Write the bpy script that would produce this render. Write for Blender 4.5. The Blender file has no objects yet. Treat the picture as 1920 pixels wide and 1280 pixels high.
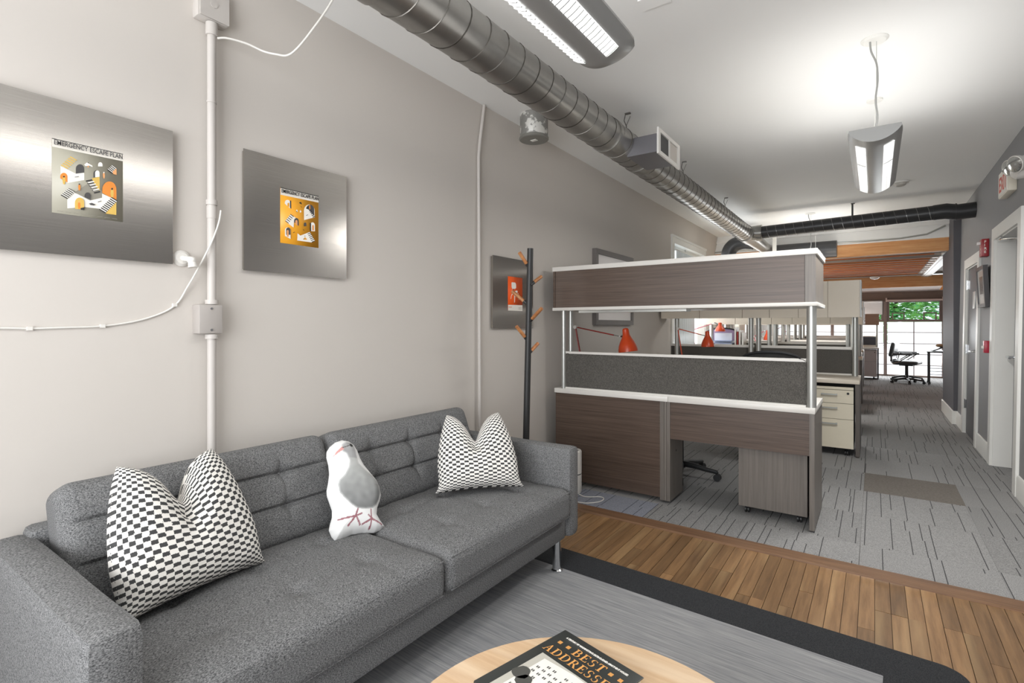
import bpy, bmesh, math, random
from mathutils import Vector, Matrix, noise
random.seed(7)
S = bpy.context.scene
COL = S.collection
PI = math.pi

# ------------------------------------------------------------------ camera, light, exposure
TH = math.atan2(680, 972)
cd = bpy.data.cameras.new('camera'); cam = bpy.data.objects.new('camera', cd); COL.objects.link(cam)
cam.location = (0, 0, 1.28); cam.rotation_euler = (PI/2, 0, TH)
cd.sensor_width = 36; cd.lens = 972/1920*36; cd.shift_y = -30/1920; cd.clip_start = 0.02
S.camera = cam
S.view_settings.view_transform = 'Standard'; S.view_settings.look = 'None'
S.view_settings.gamma = 1; S.view_settings.use_curve_mapping = False
S.view_settings.exposure = 0.55
W = bpy.data.worlds.new('world'); S.world = W; W.use_nodes = True
W.node_tree.nodes['Background'].inputs[0].default_value = (0.86, 0.93, 1.0, 1)
W.node_tree.nodes['Background'].inputs[1].default_value = 1.2

def area(name, loc, direction, sx, sy, power, color=(1, 1, 1)):
    l = bpy.data.lights.new(name, 'AREA'); l.shape = 'RECTANGLE'; l.size = sx; l.size_y = sy
    l.energy = power; l.color = color
    o = bpy.data.objects.new(name, l); COL.objects.link(o); o.location = loc
    o.rotation_euler = Vector(direction).to_track_quat('-Z', 'Y').to_euler()
    return o
# added daylight fill, unseen behind the camera; daylight through the far and side windows
area('daylight_fill', (-0.6, -1.75, 1.55), (0, 1, 0.55), 2.7, 2.0, 100, (0.97, 0.98, 1.0))
area('daylight_far', (0.0, 16.15, 0.95), (0, -1, -0.4), 3.8, 1.3, 85, (0.95, 0.98, 1.0))
area('daylight_side', (-2.15, 7.8, 1.7), (1, 0, -0.1), 1.5, 1.4, 14, (0.95, 0.98, 1.0))
area('daylight_side_far', (-2.15, 11.5, 1.6), (1, 0, -0.1), 2.6, 1.3, 26, (0.95, 0.98, 1.0))
LAMP_DOWN, LAMP_UP = 23.0, 4.2

# ------------------------------------------------------------------ materials
def lin(h):
    h = h.lstrip('#'); c = [int(h[i:i+2], 16)/255 for i in (0, 2, 4)]
    return tuple(x/12.92 if x <= .04045 else ((x+.055)/1.055)**2.4 for x in c) + (1,)
class N:
    def __init__(s, name):
        s.m = bpy.data.materials.new(name); s.m.use_nodes = True
        s.t = s.m.node_tree; s.p = s.t.nodes['Principled BSDF']
    def n(s, typ, **kw):
        x = s.t.nodes.new(typ)
        for k, v in kw.items(): setattr(x, k, v)
        return x
    def l(s, a, b): s.t.links.new(a, b)
    def math(s, op, a, b=None):
        x = s.n('ShaderNodeMath', operation=op)
        for i, v in enumerate((a, b)):
            if v is None: continue
            if isinstance(v, (int, float)): x.inputs[i].default_value = v
            else: s.l(v, x.inputs[i])
        return x.outputs[0]
    def mix(s, f, a, b):
        x = s.n('ShaderNodeMix', data_type='RGBA')
        if isinstance(f, (int, float)): x.inputs[0].default_value = f
        else: s.l(f, x.inputs[0])
        for i, v in ((6, a), (7, b)):
            if isinstance(v, str): x.inputs[i].default_value = lin(v)
            else: s.l(v, x.inputs[i])
        return x.outputs[2]
    def coord(s, scale=(1, 1, 1), kind='Object', rnd=0.0):
        tc = s.n('ShaderNodeTexCoord'); mp = s.n('ShaderNodeMapping')
        mp.inputs['Scale'].default_value = scale
        s.l(tc.outputs[kind], mp.inputs[0])
        if rnd:
            oi = s.n('ShaderNodeObjectInfo'); cx = s.n('ShaderNodeCombineXYZ')
            v = s.math('MULTIPLY', oi.outputs['Random'], rnd)
            s.l(v, cx.inputs[0]); s.l(v, cx.inputs[1]); s.l(v, cx.inputs[2]); s.l(cx.outputs[0], mp.inputs['Location'])
        return mp.outputs[0]
    def noise(s, vec, scale, detail=3, rough=.55):
        x = s.n('ShaderNodeTexNoise'); x.inputs['Scale'].default_value = scale
        x.inputs['Detail'].default_value = detail; x.inputs['Roughness'].default_value = rough
        s.l(vec, x.inputs['Vector']); return x.outputs['Fac']
    def ramp(s, f, a, b):
        x = s.n('ShaderNodeMapRange'); x.inputs[1].default_value = a; x.inputs[2].default_value = b
        s.l(f, x.inputs[0]); return x.outputs[0]
    def bump(s, h, strength, dist=.01):
        x = s.n('ShaderNodeBump'); x.inputs['Strength'].default_value = strength; x.inputs['Distance'].default_value = dist
        s.l(h, x.inputs['Height']); s.l(x.outputs[0], s.p.inputs['Normal'])
    def base(s, v):
        if isinstance(v, str): s.p.inputs['Base Color'].default_value = lin(v)
        else: s.l(v, s.p.inputs['Base Color'])
    def set(s, **kw):
        for k, v in kw.items(): s.p.inputs[k.replace('_', ' ')].default_value = v
        return s
MATS = {}
def plain(name, hexa, rough=.5, metal=0, vary=.06, scale=6, bump=0, bscale=80, spec=.5):
    a = N(name); a.set(Roughness=rough, Metallic=metal); a.p.inputs['Specular IOR Level'].default_value = spec
    c = a.coord()
    f = a.noise(c, scale)
    r, g, b, _ = lin(hexa)
    def tohex(k):
        def q(x):
            x = max(0, min(1, x*k)); x = x*12.92 if x <= .0031308 else 1.055*x**(1/2.4)-.055
            return '%02x' % int(round(x*255))
        return q(r)+q(g)+q(b)
    a.base(a.mix(f, tohex(1-vary), tohex(1+vary)))
    if bump: a.bump(a.noise(c, bscale), bump, .002)
    MATS[name] = a.m; return a.m
def speckle(name, dark, light, scale, stretch=(1, 1, 1), lo=.35, hi=.65, rough=.95, bump=.3, rnd=0, big=0):
    a = N(name); a.set(Roughness=rough); a.p.inputs['Specular IOR Level'].default_value = .15
    c = a.coord(stretch, rnd=rnd)
    f = a.noise(c, scale, 2, .7); col = a.mix(a.ramp(f, lo, hi), dark, light)
    if big:
        g = a.noise(a.coord(), 5, 2); col = a.mix(a.math('MULTIPLY', a.ramp(g, .4, .7), big), col, dark)
    a.base(col)
    if bump: a.bump(f, bump, .001)
    MATS[name] = a.m; return a.m
def grain(name, cols, stretch, scale=1, rough=.45, rnd=0, tone=0, bump=0, spec=.5):
    a = N(name); a.set(Roughness=rough); a.p.inputs['Specular IOR Level'].default_value = spec
    c = a.coord(stretch, rnd=rnd)
    f = a.noise(c, scale, 6, .65); g = a.noise(c, scale*.23, 3)
    col = a.mix(a.ramp(f, .3, .7), cols[0], cols[1])
    if len(cols) > 2: col = a.mix(a.math('MULTIPLY', a.ramp(g, .5, .75), .7), col, cols[2])
    if tone:
        oi = a.n('ShaderNodeObjectInfo'); hsv = a.n('ShaderNodeHueSaturation')
        a.l(a.math('ADD', a.math('MULTIPLY', oi.outputs['Random'], tone), 1-tone/2), hsv.inputs['Value'])
        a.l(col, hsv.inputs['Color']); col = hsv.outputs[0]
    a.base(col)
    if bump: a.bump(f, bump, .002)
    MATS[name] = a.m; return a.m
def emit(name, hexa, strength):
    a = N(name); a.base(hexa); a.p.inputs['Emission Color'].default_value = lin(hexa)
    a.p.inputs['Emission Strength'].default_value = strength; a.set(Roughness=.4)
    MATS[name] = a.m; return a.m

wall_paint = plain('wall_paint', '#cdc7c0', .8, vary=.02, scale=1.5, bump=.15, bscale=30, spec=.2)
ceil_paint = plain('ceiling_paint', '#f1f1ef', .85, vary=.015, scale=1.2, bump=.1, bscale=14, spec=.2)
grey_paint = plain('grey_wall_paint', '#8b8b8c', .55, vary=.05, scale=2, bump=.15, bscale=30, spec=.4)
dark_paint = plain('charcoal_paint', '#56555a', .6, vary=.04, scale=2)
trim_white = plain('white_trim', '#e6e5e0', .4, vary=.02)
pipe_paint = plain('painted_pipe', '#c0bbb5', .5, vary=.03, bump=.2, bscale=60)
box_paint = plain('painted_box', '#aca6a1', .5, vary=.03)
white_lam = plain('white_laminate', '#dedbd5', .35, vary=.015)
cream_lam = plain('cream_laminate', '#d9cfbf', .45, vary=.015)
cream_drawer = plain('cream_drawer', '#e2d9c4', .4, vary=.015)
dark_wood = grain('dark_wood_laminate', ('#453830', '#655449'), (2.2, 2.2, 130), 1, .38)
grey_wood = grain('grey_wood_laminate', ('#655f59', '#7c756e'), (110, 110, 2.5), 1, .4)
tan_wood = grain('tan_wood_laminate', ('#a98a76', '#bb9d89'), (3, 3, 60), 1, .5)
fabric_panel = speckle('panel_fabric', '#494744', '#6b6863', 260, (1, 1, .6), bump=.15)
alu = plain('brushed_aluminium', '#b9bab6', .38, .75, vary=.04, scale=4)
chrome = plain('chrome', '#d8dadc', .12, 1, vary=.01)
steel = N('brushed_steel'); steel.set(Roughness=.27, Metallic=1.0)
_c = steel.coord((4, 4, 380)); _f = steel.noise(_c, 1, 3)
_c2 = steel.coord((3, 3, 420)); _f2 = steel.noise(_c2, 1, 4)
steel.base(steel.mix(_f, '#a9a49f', '#c0bcb6')); steel.l(steel.math('ADD', steel.math('MULTIPLY', _f2, .10), .17), steel.p.inputs['Roughness'])
steel.bump(_f2, .008, .001); steel = steel.m
galv = N('galvanised_duct'); galv.set(Metallic=.9)
_c = galv.coord((3, 3, 3)); _f = galv.noise(_c, 2.2, 5, .65)
galv.base(galv.mix(_f, '#84827e', '#a5a39f')); galv.l(galv.math('ADD', galv.math('MULTIPLY', _f, .18), .24), galv.p.inputs['Roughness']); galv = galv.m
black_duct = plain('black_duct', '#3a3a3b', .38, .3, vary=.08)
seam_dark = plain('duct_seam', '#5c5955', .4, .9)
black = plain('black_plastic', '#232425', .45, vary=.1)
black_met = plain('black_metal', '#2e2e2e', .45, .2, vary=.08)
leather = plain('black_leather', '#3a4146', .35, vary=.1)
mesh_black = plain('black_mesh', '#353533', .7, vary=.1, scale=90)
mauve = plain('mauve_fabric', '#94809b', .8, vary=.08)
sofa_fab = speckle('sofa_fabric', '#3f4041', '#949494', 400, (1, .5, 1), .34, .70, bump=.35)
white_cloth = plain('white_cloth', '#f0f0ee', .85, vary=.01)
handle_wood = grain('hook_wood', ('#8f5530', '#c48a56'), (30, 30, 30), 1, .45, rnd=9, tone=.35)
oak = grain('oak_plank', ('#6b4f33', '#94724e', '#b3946b'), (45, 3.2, 45), 1, .36, rnd=17, tone=.55, bump=.1)
red_wood = grain('threshold_wood', ('#5f4330', '#846449'), (3, 60, 40), 1, .4)
fir = grain('fir_beam', ('#cc8a50', '#e6b27c', '#c2763a'), (2.2, 24, 30), 1, .6, rnd=11, tone=.25)
fir_board = grain('fir_board', ('#cf762c', '#eda95a', '#964a20'), (2, 30, 30), 1, .6, rnd=11, tone=.35)
joist_wood = grain('joist_wood', ('#c46d34', '#eeaa62', '#9c4e2a'), (2, 24, 30), 1, .6, rnd=5, tone=.55)
grey_board = grain('weathered_board', ('#6d625c', '#8d827b'), (2, 24, 30), 1, .7)
table_oak = grain('table_oak', ('#bd9a78', '#d3b794', '#e0ccb0'), (4, 55, 20), 1, .35)
brown_paint = plain('brown_paint', '#7b675c', .7, vary=.03)
mullion = plain('bronze_mullion', '#80706a', .5, vary=.03)
lamp_red = plain('orange_red_enamel', '#cf4a22', .3, vary=.04)
lamp_darkred = plain('dark_red_enamel', '#93302a', .35, vary=.04)
lamp_pink = plain('crimson_enamel', '#b23a55', .35, vary=.04)
fire_red = plain('alarm_red', '#a3262d', .4, vary=.04)
lamp_body = plain('lamp_grey', '#9b9b99', .35, .3, vary=.03)
glass_e = emit('frosted_lit_glass', '#f3f7fa', .6)
louvre_e = emit('lit_louvre', '#ffffff', 2.4)
clear_glass = N('window_glass'); clear_glass.set(Roughness=.02); clear_glass.p.inputs['Transmission Weight'].default_value = 1
clear_glass.p.inputs['IOR'].default_value = 1.05; clear_glass.base('#f2fbff'); clear_glass = clear_glass.m
lens_glass = plain('lens_plastic', '#f4f4f2', .08, 0, vary=.02)
steelblue = plain('skylight_pane', '#3f5a72', .15, vary=.05)
leaf_m = N('leaf'); leaf_m.set(Roughness=.6)
_oi = leaf_m.noise(leaf_m.coord(), 1.7, 3)
leaf_m.base(leaf_m.mix(leaf_m.ramp(_oi, .35, .65), '#2f8a45', '#9fd36a')); leaf_m = leaf_m.m
bark = plain('bark', '#5c4a3a', .9)
paper = plain('poster_paper', '#e9e4da', .5, vary=.01)
ink = plain('poster_black', '#2f2d2e', .5, vary=.02)
p_white = plain('poster_white', '#f3efe6', .5, vary=.01)
p_grey = plain('poster_grey', '#a29e8f', .45, vary=.01)
p_grey2 = plain('poster_dark_grey', '#8f8b7f', .45, vary=.01)
p_char = plain('poster_charcoal', '#4a4848', .45, vary=.01)
p_orange = plain('poster_orange', '#e08a35', .45, vary=.01)
p_amber = plain('poster_amber', '#e6a02a', .4, vary=.02)
p_yellow = plain('poster_yellow', '#d9b45a', .45, vary=.01)
p_red = plain('poster_red_orange', '#e2571a', .4, vary=.02)
p_skin = plain('poster_skin', '#e6a36b', .45, vary=.01)
gold = plain('gold_print', '#d59a55', .45, vary=.02)
cover = plain('book_cover', '#2d302f', .35, vary=.06)
cream_page = plain('book_pages', '#e6dfcf', .8)
red_print = plain('red_print', '#d8553f', .5)
rug_border_m = speckle('rug_border', '#262729', '#3f4042', 300, bump=.3)
rug_m = N('rug_field'); rug_m.set(Roughness=.95); rug_m.p.inputs['Specular IOR Level'].default_value = .1
_f = rug_m.noise(rug_m.coord((3.5, 120, 5)), 1, 4, .7); _g = rug_m.noise(rug_m.coord((1.2, 1.6, 1)), 2.2, 3); _h = rug_m.noise(rug_m.coord((1, 1, 1)), 420, 1)
_cc = rug_m.mix(rug_m.ramp(_f, .3, .7), '#717377', '#acabaa'); _cc = rug_m.mix(rug_m.math('MULTIPLY', rug_m.ramp(_g, .5, .75), .35), _cc, '#6f7176')
_cc = rug_m.mix(rug_m.math('MULTIPLY', _h, .45), _cc, '#8b8c8e'); rug_m.base(_cc); rug_m.bump(_f, .3, .002); rug_m = rug_m.m

def carpet(name, dark, light, linec, lines=True):
    a = N(name); a.set(Roughness=.97); a.p.inputs['Specular IOR Level'].default_value = .1
    tc = a.n('ShaderNodeTexCoord'); oi = a.n('ShaderNodeObjectInfo'); sp = a.n('ShaderNodeSeparateXYZ')
    a.l(tc.outputs['Object'], sp.inputs[0])
    R = oi.outputs['Random']
    f = a.noise(a.coord((1, 1, 1) if lines else (.3, 1.5, 1), rnd=5), 230, 2, .75)
    col = a.mix(a.ramp(f, .3, .7), dark, light)
    hsv = a.n('ShaderNodeHueSaturation'); a.l(a.math('ADD', a.math('MULTIPLY', R, .16), .92), hsv.inputs['Value']); a.l(col, hsv.inputs['Color']); col = hsv.outputs[0]
    if lines:
        x = a.math('MULTIPLY', a.math('ADD', sp.outputs[0], a.math('MULTIPLY', R, 37.0)), 15.0)
        cell = a.math('FLOOR', x); fr = a.math('SUBTRACT', x, cell)
        def wn(u, v):
            w = a.n('ShaderNodeTexWhiteNoise', noise_dimensions='2D'); c = a.n('ShaderNodeCombineXYZ')
            a.l(u, c.inputs[0]); a.l(v, c.inputs[1]); a.l(c.outputs[0], w.inputs['Vector']); return w.outputs['Value']
        w1 = wn(cell, a.math('FLOOR', a.math('MULTIPLY', R, 999)))
        seg = a.math('FLOOR', a.math('ADD', a.math('MULTIPLY', sp.outputs[1], 1.0), a.math('MULTIPLY', w1, 31)))
        w2 = wn(cell, a.math('ADD', seg, a.math('MULTIPLY', R, 77)))
        on = a.math('MULTIPLY', a.math('LESS_THAN', w1, .8), a.math('LESS_THAN', w2, .86))
        ln = a.math('MULTIPLY', on, a.math('LESS_THAN', a.math('ABSOLUTE', a.math('SUBTRACT', fr, a.math('ADD', a.math('MULTIPLY', w2, .9), .08))), .034))
        col = a.mix(a.math('MULTIPLY', ln, .9), col, linec)
    a.base(col); a.bump(f, .5, .003); MATS[name] = a.m; return a.m
carpet_m = carpet('carpet_tile', '#6a6a6b', '#a6a5a3', '#38383a')
carpet_blue = carpet('carpet_tile_bluish', '#676a73', '#9b9ea8', '#3c3e46')
carpet_dark = carpet('carpet_tile_dark', '#625d58', '#88827b', '#3c3c3e', False)

pil = N('checked_weave'); pil.set(Roughness=.9); pil.p.inputs['Specular IOR Level'].default_value = .1
_uv = pil.n('ShaderNodeUVMap'); _sp = pil.n('ShaderNodeSeparateXYZ'); pil.l(_uv.outputs[0], _sp.inputs[0])
_mp = pil.n('ShaderNodeMapping'); _mp.inputs['Scale'].default_value = (180, 60, 1); pil.l(_uv.outputs[0], _mp.inputs[0])
_nz = pil.math('MULTIPLY', pil.math('SUBTRACT', pil.noise(_mp.outputs[0], 1, 1), .5), .007)
_u = pil.math('ADD', pil.math('MULTIPLY', _sp.outputs[0], 25), pil.math('MULTIPLY', _nz, 60))
_v = pil.math('MULTIPLY', pil.math('ADD', _sp.outputs[1], _nz), 42)
_a = pil.math('FLOOR', _u); _b = pil.math('FLOOR', _v)
_k = pil.math('MODULO', pil.math('ADD', pil.math('ADD', _a, _b), 400), 2)
_fv = pil.math('SUBTRACT', _v, _b)
_fu = pil.math('SUBTRACT', _u, _a)
_k2 = pil.math('MULTIPLY', pil.math('MULTIPLY', pil.math('LESS_THAN', _k, .5), pil.math('LESS_THAN', _fv, .88)), pil.math('LESS_THAN', _fu, .985))
pil.base(pil.mix(_k2, '#e6e3dd', '#464646')); pil.bump(_nz, .3, .002); pil = pil.m
print_m = N('printed_cloth'); print_m.set(Roughness=.85)
_at = print_m.n('ShaderNodeVertexColor'); _at.layer_name = 'print'; print_m.base(_at.outputs[0]); print_m = print_m.m

# ------------------------------------------------------------------ mesh helpers
I4 = Matrix.Identity(4)
RWM = Matrix.Translation((.878, 0, 0)) @ Matrix.Rotation(math.atan(.016), 4, 'Y')   # the right wall leans slightly outward
MW = {}
class G:
    def __init__(s): s.bm = bmesh.new()
    def box(s, x0, x1, y0, y1, z0, z1, mi=0, bev=0, seg=2):
        vs = [s.bm.verts.new((x, y, z)) for z in (z0, z1) for y in (y0, y1) for x in (x0, x1)]
        fs = [s.bm.faces.new([vs[i] for i in q]) for q in ((0, 2, 3, 1), (4, 5, 7, 6), (0, 1, 5, 4), (2, 6, 7, 3), (0, 4, 6, 2), (1, 3, 7, 5))]
        for f in fs: f.material_index = mi
        if bev:
            r = bmesh.ops.bevel(s.bm, geom=list({e for f in fs for e in f.edges}), offset=bev, segments=seg, affect='EDGES', profile=.5)
            for f in r['faces']: f.material_index = mi
        return s
    def obox(s, M, hx, hy, hz, mi=0):     # box of half sizes placed by a matrix
        vs = [s.bm.verts.new(M @ Vector((x*hx, y*hy, z*hz))) for z in (-1, 1) for y in (-1, 1) for x in (-1, 1)]
        for q in ((0, 2, 3, 1), (4, 5, 7, 6), (0, 1, 5, 4), (2, 6, 7, 3), (0, 4, 6, 2), (1, 3, 7, 5)):
            s.bm.faces.new([vs[i] for i in q]).material_index = mi
        return s
    def bar(s, p, q, w, h, mi=0):
        p = Vector(p); q = Vector(q); d = q-p
        M = Matrix.Translation((p+q)/2) @ d.to_track_quat('Z', 'Y').to_matrix().to_4x4()
        return s.obox(M, w/2, h/2, d.length/2, mi)
    def cyl(s, p, q, r0, r1=None, n=20, mi=0, caps=True):
        r1 = r0 if r1 is None else r1
        p = Vector(p); q = Vector(q); R = (q-p).to_track_quat('Z', 'Y').to_matrix()
        ring = lambda c, r: [s.bm.verts.new(c + R @ Vector((r*math.cos(2*PI*i/n), r*math.sin(2*PI*i/n), 0))) for i in range(n)]
        a, b = ring(p, r0), ring(q, r1)
        for i in range(n): s.bm.faces.new((a[i], a[(i+1) % n], b[(i+1) % n], b[i])).material_index = mi
        if caps:
            s.bm.faces.new(a[::-1]).material_index = mi; s.bm.faces.new(b).material_index = mi
        return s
    def tube(s, pts, r, n=10, mi=0, caps=True):
        pts = [Vector(p) for p in pts]; rings = []; up = None
        for i, p in enumerate(pts):
            d = (pts[min(i+1, len(pts)-1)] - pts[max(i-1, 0)]).normalized()
            if up is None:
                up = d.orthogonal().normalized()
            else:
                up = (up - d*up.dot(d)).normalized()
            w = d.cross(up); rr = r[i] if isinstance(r, (list, tuple)) else r
            rings.append([s.bm.verts.new(p + up*rr*math.cos(2*PI*k/n) + w*rr*math.sin(2*PI*k/n)) for k in range(n)])
        for a, b in zip(rings, rings[1:]):
            for k in range(n): s.bm.faces.new((a[k], a[(k+1) % n], b[(k+1) % n], b[k])).material_index = mi
        if caps:
            s.bm.faces.new(rings[0][::-1]).material_index = mi; s.bm.faces.new(rings[-1]).material_index = mi
        return s
    def lathe(s, prof, c=(0, 0, 0), axis=(0, 0, 1), n=24, mi=0):
        c = Vector(c); R = Vector(axis).to_track_quat('Z', 'Y').to_matrix(); prev = None
        for r, h in prof:
            cur = [s.bm.verts.new(c + R @ Vector((r*math.cos(2*PI*k/n), r*math.sin(2*PI*k/n), h))) for k in range(n)] if r > 1e-6 else [s.bm.verts.new(c + R @ Vector((0, 0, h)))]
            if prev:
                for k in range(n):
                    a, b = prev[k % len(prev)], prev[(k+1) % len(prev)]; d, e = cur[k % len(cur)], cur[(k+1) % len(cur)]
                    q = []
                    for v in (a, b, e, d):
                        if v not in q: q.append(v)
                    if len(q) > 2: s.bm.faces.new(q).material_index = mi
            prev = cur
        return s
    def prism(s, poly, a, b, axis='y', mi=0):   # polygon extruded along an axis; poly gives the two other coordinates
        mk = {'y': lambda u, v, t: (u, t, v), 'x': lambda u, v, t: (t, u, v), 'z': lambda u, v, t: (u, v, t)}[axis]
        A = [s.bm.verts.new(mk(u, v, a)) for u, v in poly]; B = [s.bm.verts.new(mk(u, v, b)) for u, v in poly]; n = len(poly)
        s.bm.faces.new(A).material_index = mi; s.bm.faces.new(B[::-1]).material_index = mi
        for i in range(n): s.bm.faces.new((A[i], B[i], B[(i+1) % n], A[(i+1) % n])).material_index = mi
        return s
    def poly(s, pts, mi=0):
        s.bm.faces.new([s.bm.verts.new(p) for p in pts]).material_index = mi; return s
    def ball(s, c, r, mi=0, seg=16, sq=(1, 1, 1)):
        r_ = bmesh.ops.create_uvsphere(s.bm, u_segments=seg, v_segments=seg//2, radius=r, matrix=Matrix.Translation(c) @ Matrix.Diagonal((*sq, 1)))
        for v in r_['verts']:
            for f in v.link_faces: f.material_index = mi
        return s
    def build(s, name, mat, parent=None, frame=None, normals=True):
        bm = s.bm
        if frame is not None: bmesh.ops.transform(bm, matrix=frame, verts=bm.verts)
        if normals: bmesh.ops.recalc_face_normals(bm, faces=bm.faces)
        for f in bm.faces: f.smooth = True
        for e in bm.edges:
            if len(e.link_faces) == 2 and e.calc_face_angle(0) > .55: e.smooth = False
        if parent is not None:
            root = MW.get(parent.name, I4)
            bmesh.ops.transform(bm, matrix=root.inverted(), verts=bm.verts)
        else:
            xs = [v.co for v in bm.verts]
            c = Vector(((min(v.x for v in xs)+max(v.x for v in xs))/2, (min(v.y for v in xs)+max(v.y for v in xs))/2, min(v.z for v in xs)))
            root = Matrix.Translation(c); bmesh.ops.transform(bm, matrix=root.inverted(), verts=bm.verts)
        me = bpy.data.meshes.new(name); bm.to_mesh(me); bm.free()
        for m in (mat if isinstance(mat, (list, tuple)) else [mat]): me.materials.append(m)
        o = bpy.data.objects.new(name, me); COL.objects.link(o)
        if parent is not None: o.parent = parent; MW[o.name] = root
        else: o.location = c; MW[o.name] = root
        return o
def tag(o, label, cat, group=None):
    o['label'] = label; o['category'] = cat
    if group: o['group'] = group
    return o
def thing(name, label, cat, loc=(0, 0, 0), rz=0, group=None, M=None):
    o = bpy.data.objects.new(name, None); COL.objects.link(o); o.empty_display_size = .05
    m = M if M is not None else Matrix.Translation(loc) @ Matrix.Rotation(rz, 4, 'Z')
    o.location = m.to_translation(); o.rotation_euler = m.to_euler(); MW[o.name] = m
    return tag(o, label, cat, group)
def struct(o): o['kind'] = 'structure'; return o
def copy_tree(o, parent=None):
    c = o.copy(); COL.objects.link(c)
    if parent is not None: c.parent = parent
    MW[c.name] = MW.get(o.name, I4)
    for ch in list(o.children): copy_tree(ch, c)
    return c
def place(o, loc, rz=0, label=None):
    o.location = loc; o.rotation_euler = (0, 0, rz); MW[o.name] = Matrix.Translation(loc) @ Matrix.Rotation(rz, 4, 'Z')
    if label: o['label'] = label
    return o
def text(body, mat, parent, M, width=None, height=None, name='lettering', bold=0, align='LEFT'):
    cu = bpy.data.curves.new(name, 'FONT'); cu.body = body; cu.size = 1; cu.extrude = .002; cu.offset = bold; cu.align_x = align
    cu.materials.append(mat); cu.resolution_u = 3
    o = bpy.data.objects.new(name, cu); COL.objects.link(o)
    bpy.context.view_layer.update()
    d = o.dimensions.copy()
    me = bpy.data.meshes.new_from_object(o.evaluated_get(bpy.context.evaluated_depsgraph_get()))
    bpy.data.objects.remove(o); bpy.data.curves.remove(cu); me.name = name
    if not me.materials: me.materials.append(mat)
    o = bpy.data.objects.new(name, me); COL.objects.link(o)
    sx = width/d.x if width else 1; sy = height/d.y if height else sx
    if not width: sx = sy
    o.parent = parent
    o.matrix_local = MW.get(parent.name, I4).inverted() @ M @ Matrix.Diagonal((sx, sy, .25, 1))
    return o
def smooth_path(pts, k=5):
    pts = [Vector(p) for p in pts]; out = []
    for i in range(len(pts)-1):
        p0, p1, p2, p3 = pts[max(i-1, 0)], pts[i], pts[i+1], pts[min(i+2, len(pts)-1)]
        for j in range(k):
            t = j/k; out.append(.5*((2*p1)+(p2-p0)*t+(2*p0-5*p1+4*p2-p3)*t*t+(3*p1-p0-3*p2+p3)*t**3))
    return out+[pts[-1]]
def stuff(o): o['kind'] = 'stuff'; return o

# ------------------------------------------------------------------ the shell
XL, XR, CZ, YB, YE = -2.25, .878, 2.785, -1.6, 9.3
g = G(); g.box(-3.2, 3.0, YB-.3, 16.8, -.12, -.013); floor = struct(g.build('floor', plain('subfloor', '#4a3a2c', .9)))
def piece(name, mesh, parent, loc):
    o = bpy.data.objects.new(name, mesh); COL.objects.link(o); o.parent = parent
    o.location = MW[parent.name].inverted() @ Vector(loc); return o
def slab_mesh(name, w, l, t, m, bev):
    q = G(); q.box(-w/2, w/2, -l/2, l/2, -t, 0)
    me = bpy.data.meshes.new(name); q.bm.to_mesh(me); q.bm.free(); me.materials.append(m); return me
PW = .06
plank_me = {L: slab_mesh('plank', PW-.0022, L-.0022, .012, oak, .001) for L in (.35, .55, .75, .95, 1.2)}
x = XL+.03
while x < XR+.1:
    y = 3.2; first = True
    while y > .55:
        L = random.choice((.35, .55, .75, .95, 1.2))
        if y-L < .55 and y - .35 > .55: L = random.choice((.55, .75))
        piece('plank', plank_me[L], floor, (x+PW/2, y-L/2, random.uniform(-.0008, .0004))); y -= L
    x += PW
g = G(); g.prism([(3.195, 0), (3.205, .009), (3.27, .012), (3.305, .012), (3.31, 0)], XL, XR, axis='x')
thr = struct(g.build('trim_1', red_wood)); thr['label'] = 'red brown wooden threshold strip between planks and carpet'
TS = .6
tile_me = slab_mesh('carpet_tile', TS-.001, TS-.001, .012, carpet_m, 0); tile_b = slab_mesh('carpet_tile', TS-.001, TS-.001, .012, carpet_blue, 0); tile_d = slab_mesh('carpet_tile', TS-.001, TS-.001, .012, carpet_dark, 0)
edge_me = slab_mesh('carpet_tile', TS-.001, .365-.001, .012, carpet_m, 0)
edge_bl = slab_mesh('carpet_tile', TS-.001, .365-.001, .012, carpet_blue, 0)
for i in range(-4, 4):
    xx = -.07+TS*i+TS/2
    piece('carpet_tile', edge_bl if i == -3 else edge_me, floor, (xx, 3.31+.365/2-.02, 0))
    for j in range(0, 22):
        yy = 3.655+TS*j+TS/2
        if i == 3 and j < 9: continue
        me = tile_d if (i, j) == (0, 2) else tile_me
        piece('carpet_tile', me, floor, (xx, yy, -.0003))

g = G(); g.box(XL-.2, 1.15, YB-.2, YE+.05, CZ, CZ+.12); ceiling = struct(g.build('ceiling', ceil_paint))
# left wall with a shallow cove leaning inwards above 2.53 m
prof = lambda z0, z1: [(XL-.15, z0), (XL, z0)] + ([(XL, 2.53), (XL+.012, 2.58), (XL+.055, z1)] if z1 > 2.6 else [(XL, z1)]) + [(XL-.15, z1)]
g = G(); g.prism(prof(-.02, CZ), YB-.2, 7.02); g.prism(prof(-.02, .8), 7.02, 8.58); g.prism(prof(2.42, CZ), 7.02, 8.58); g.prism(prof(-.02, CZ), 8.58, 9.75)
g.prism(prof(-.02, .8), 9.75, 13.4); g.prism(prof(2.2, 2.4), 9.75, 13.4); g.prism(prof(-.02, 2.4), 13.4, 16.6)
struct(g.build('wall_left', wall_paint))
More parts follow.
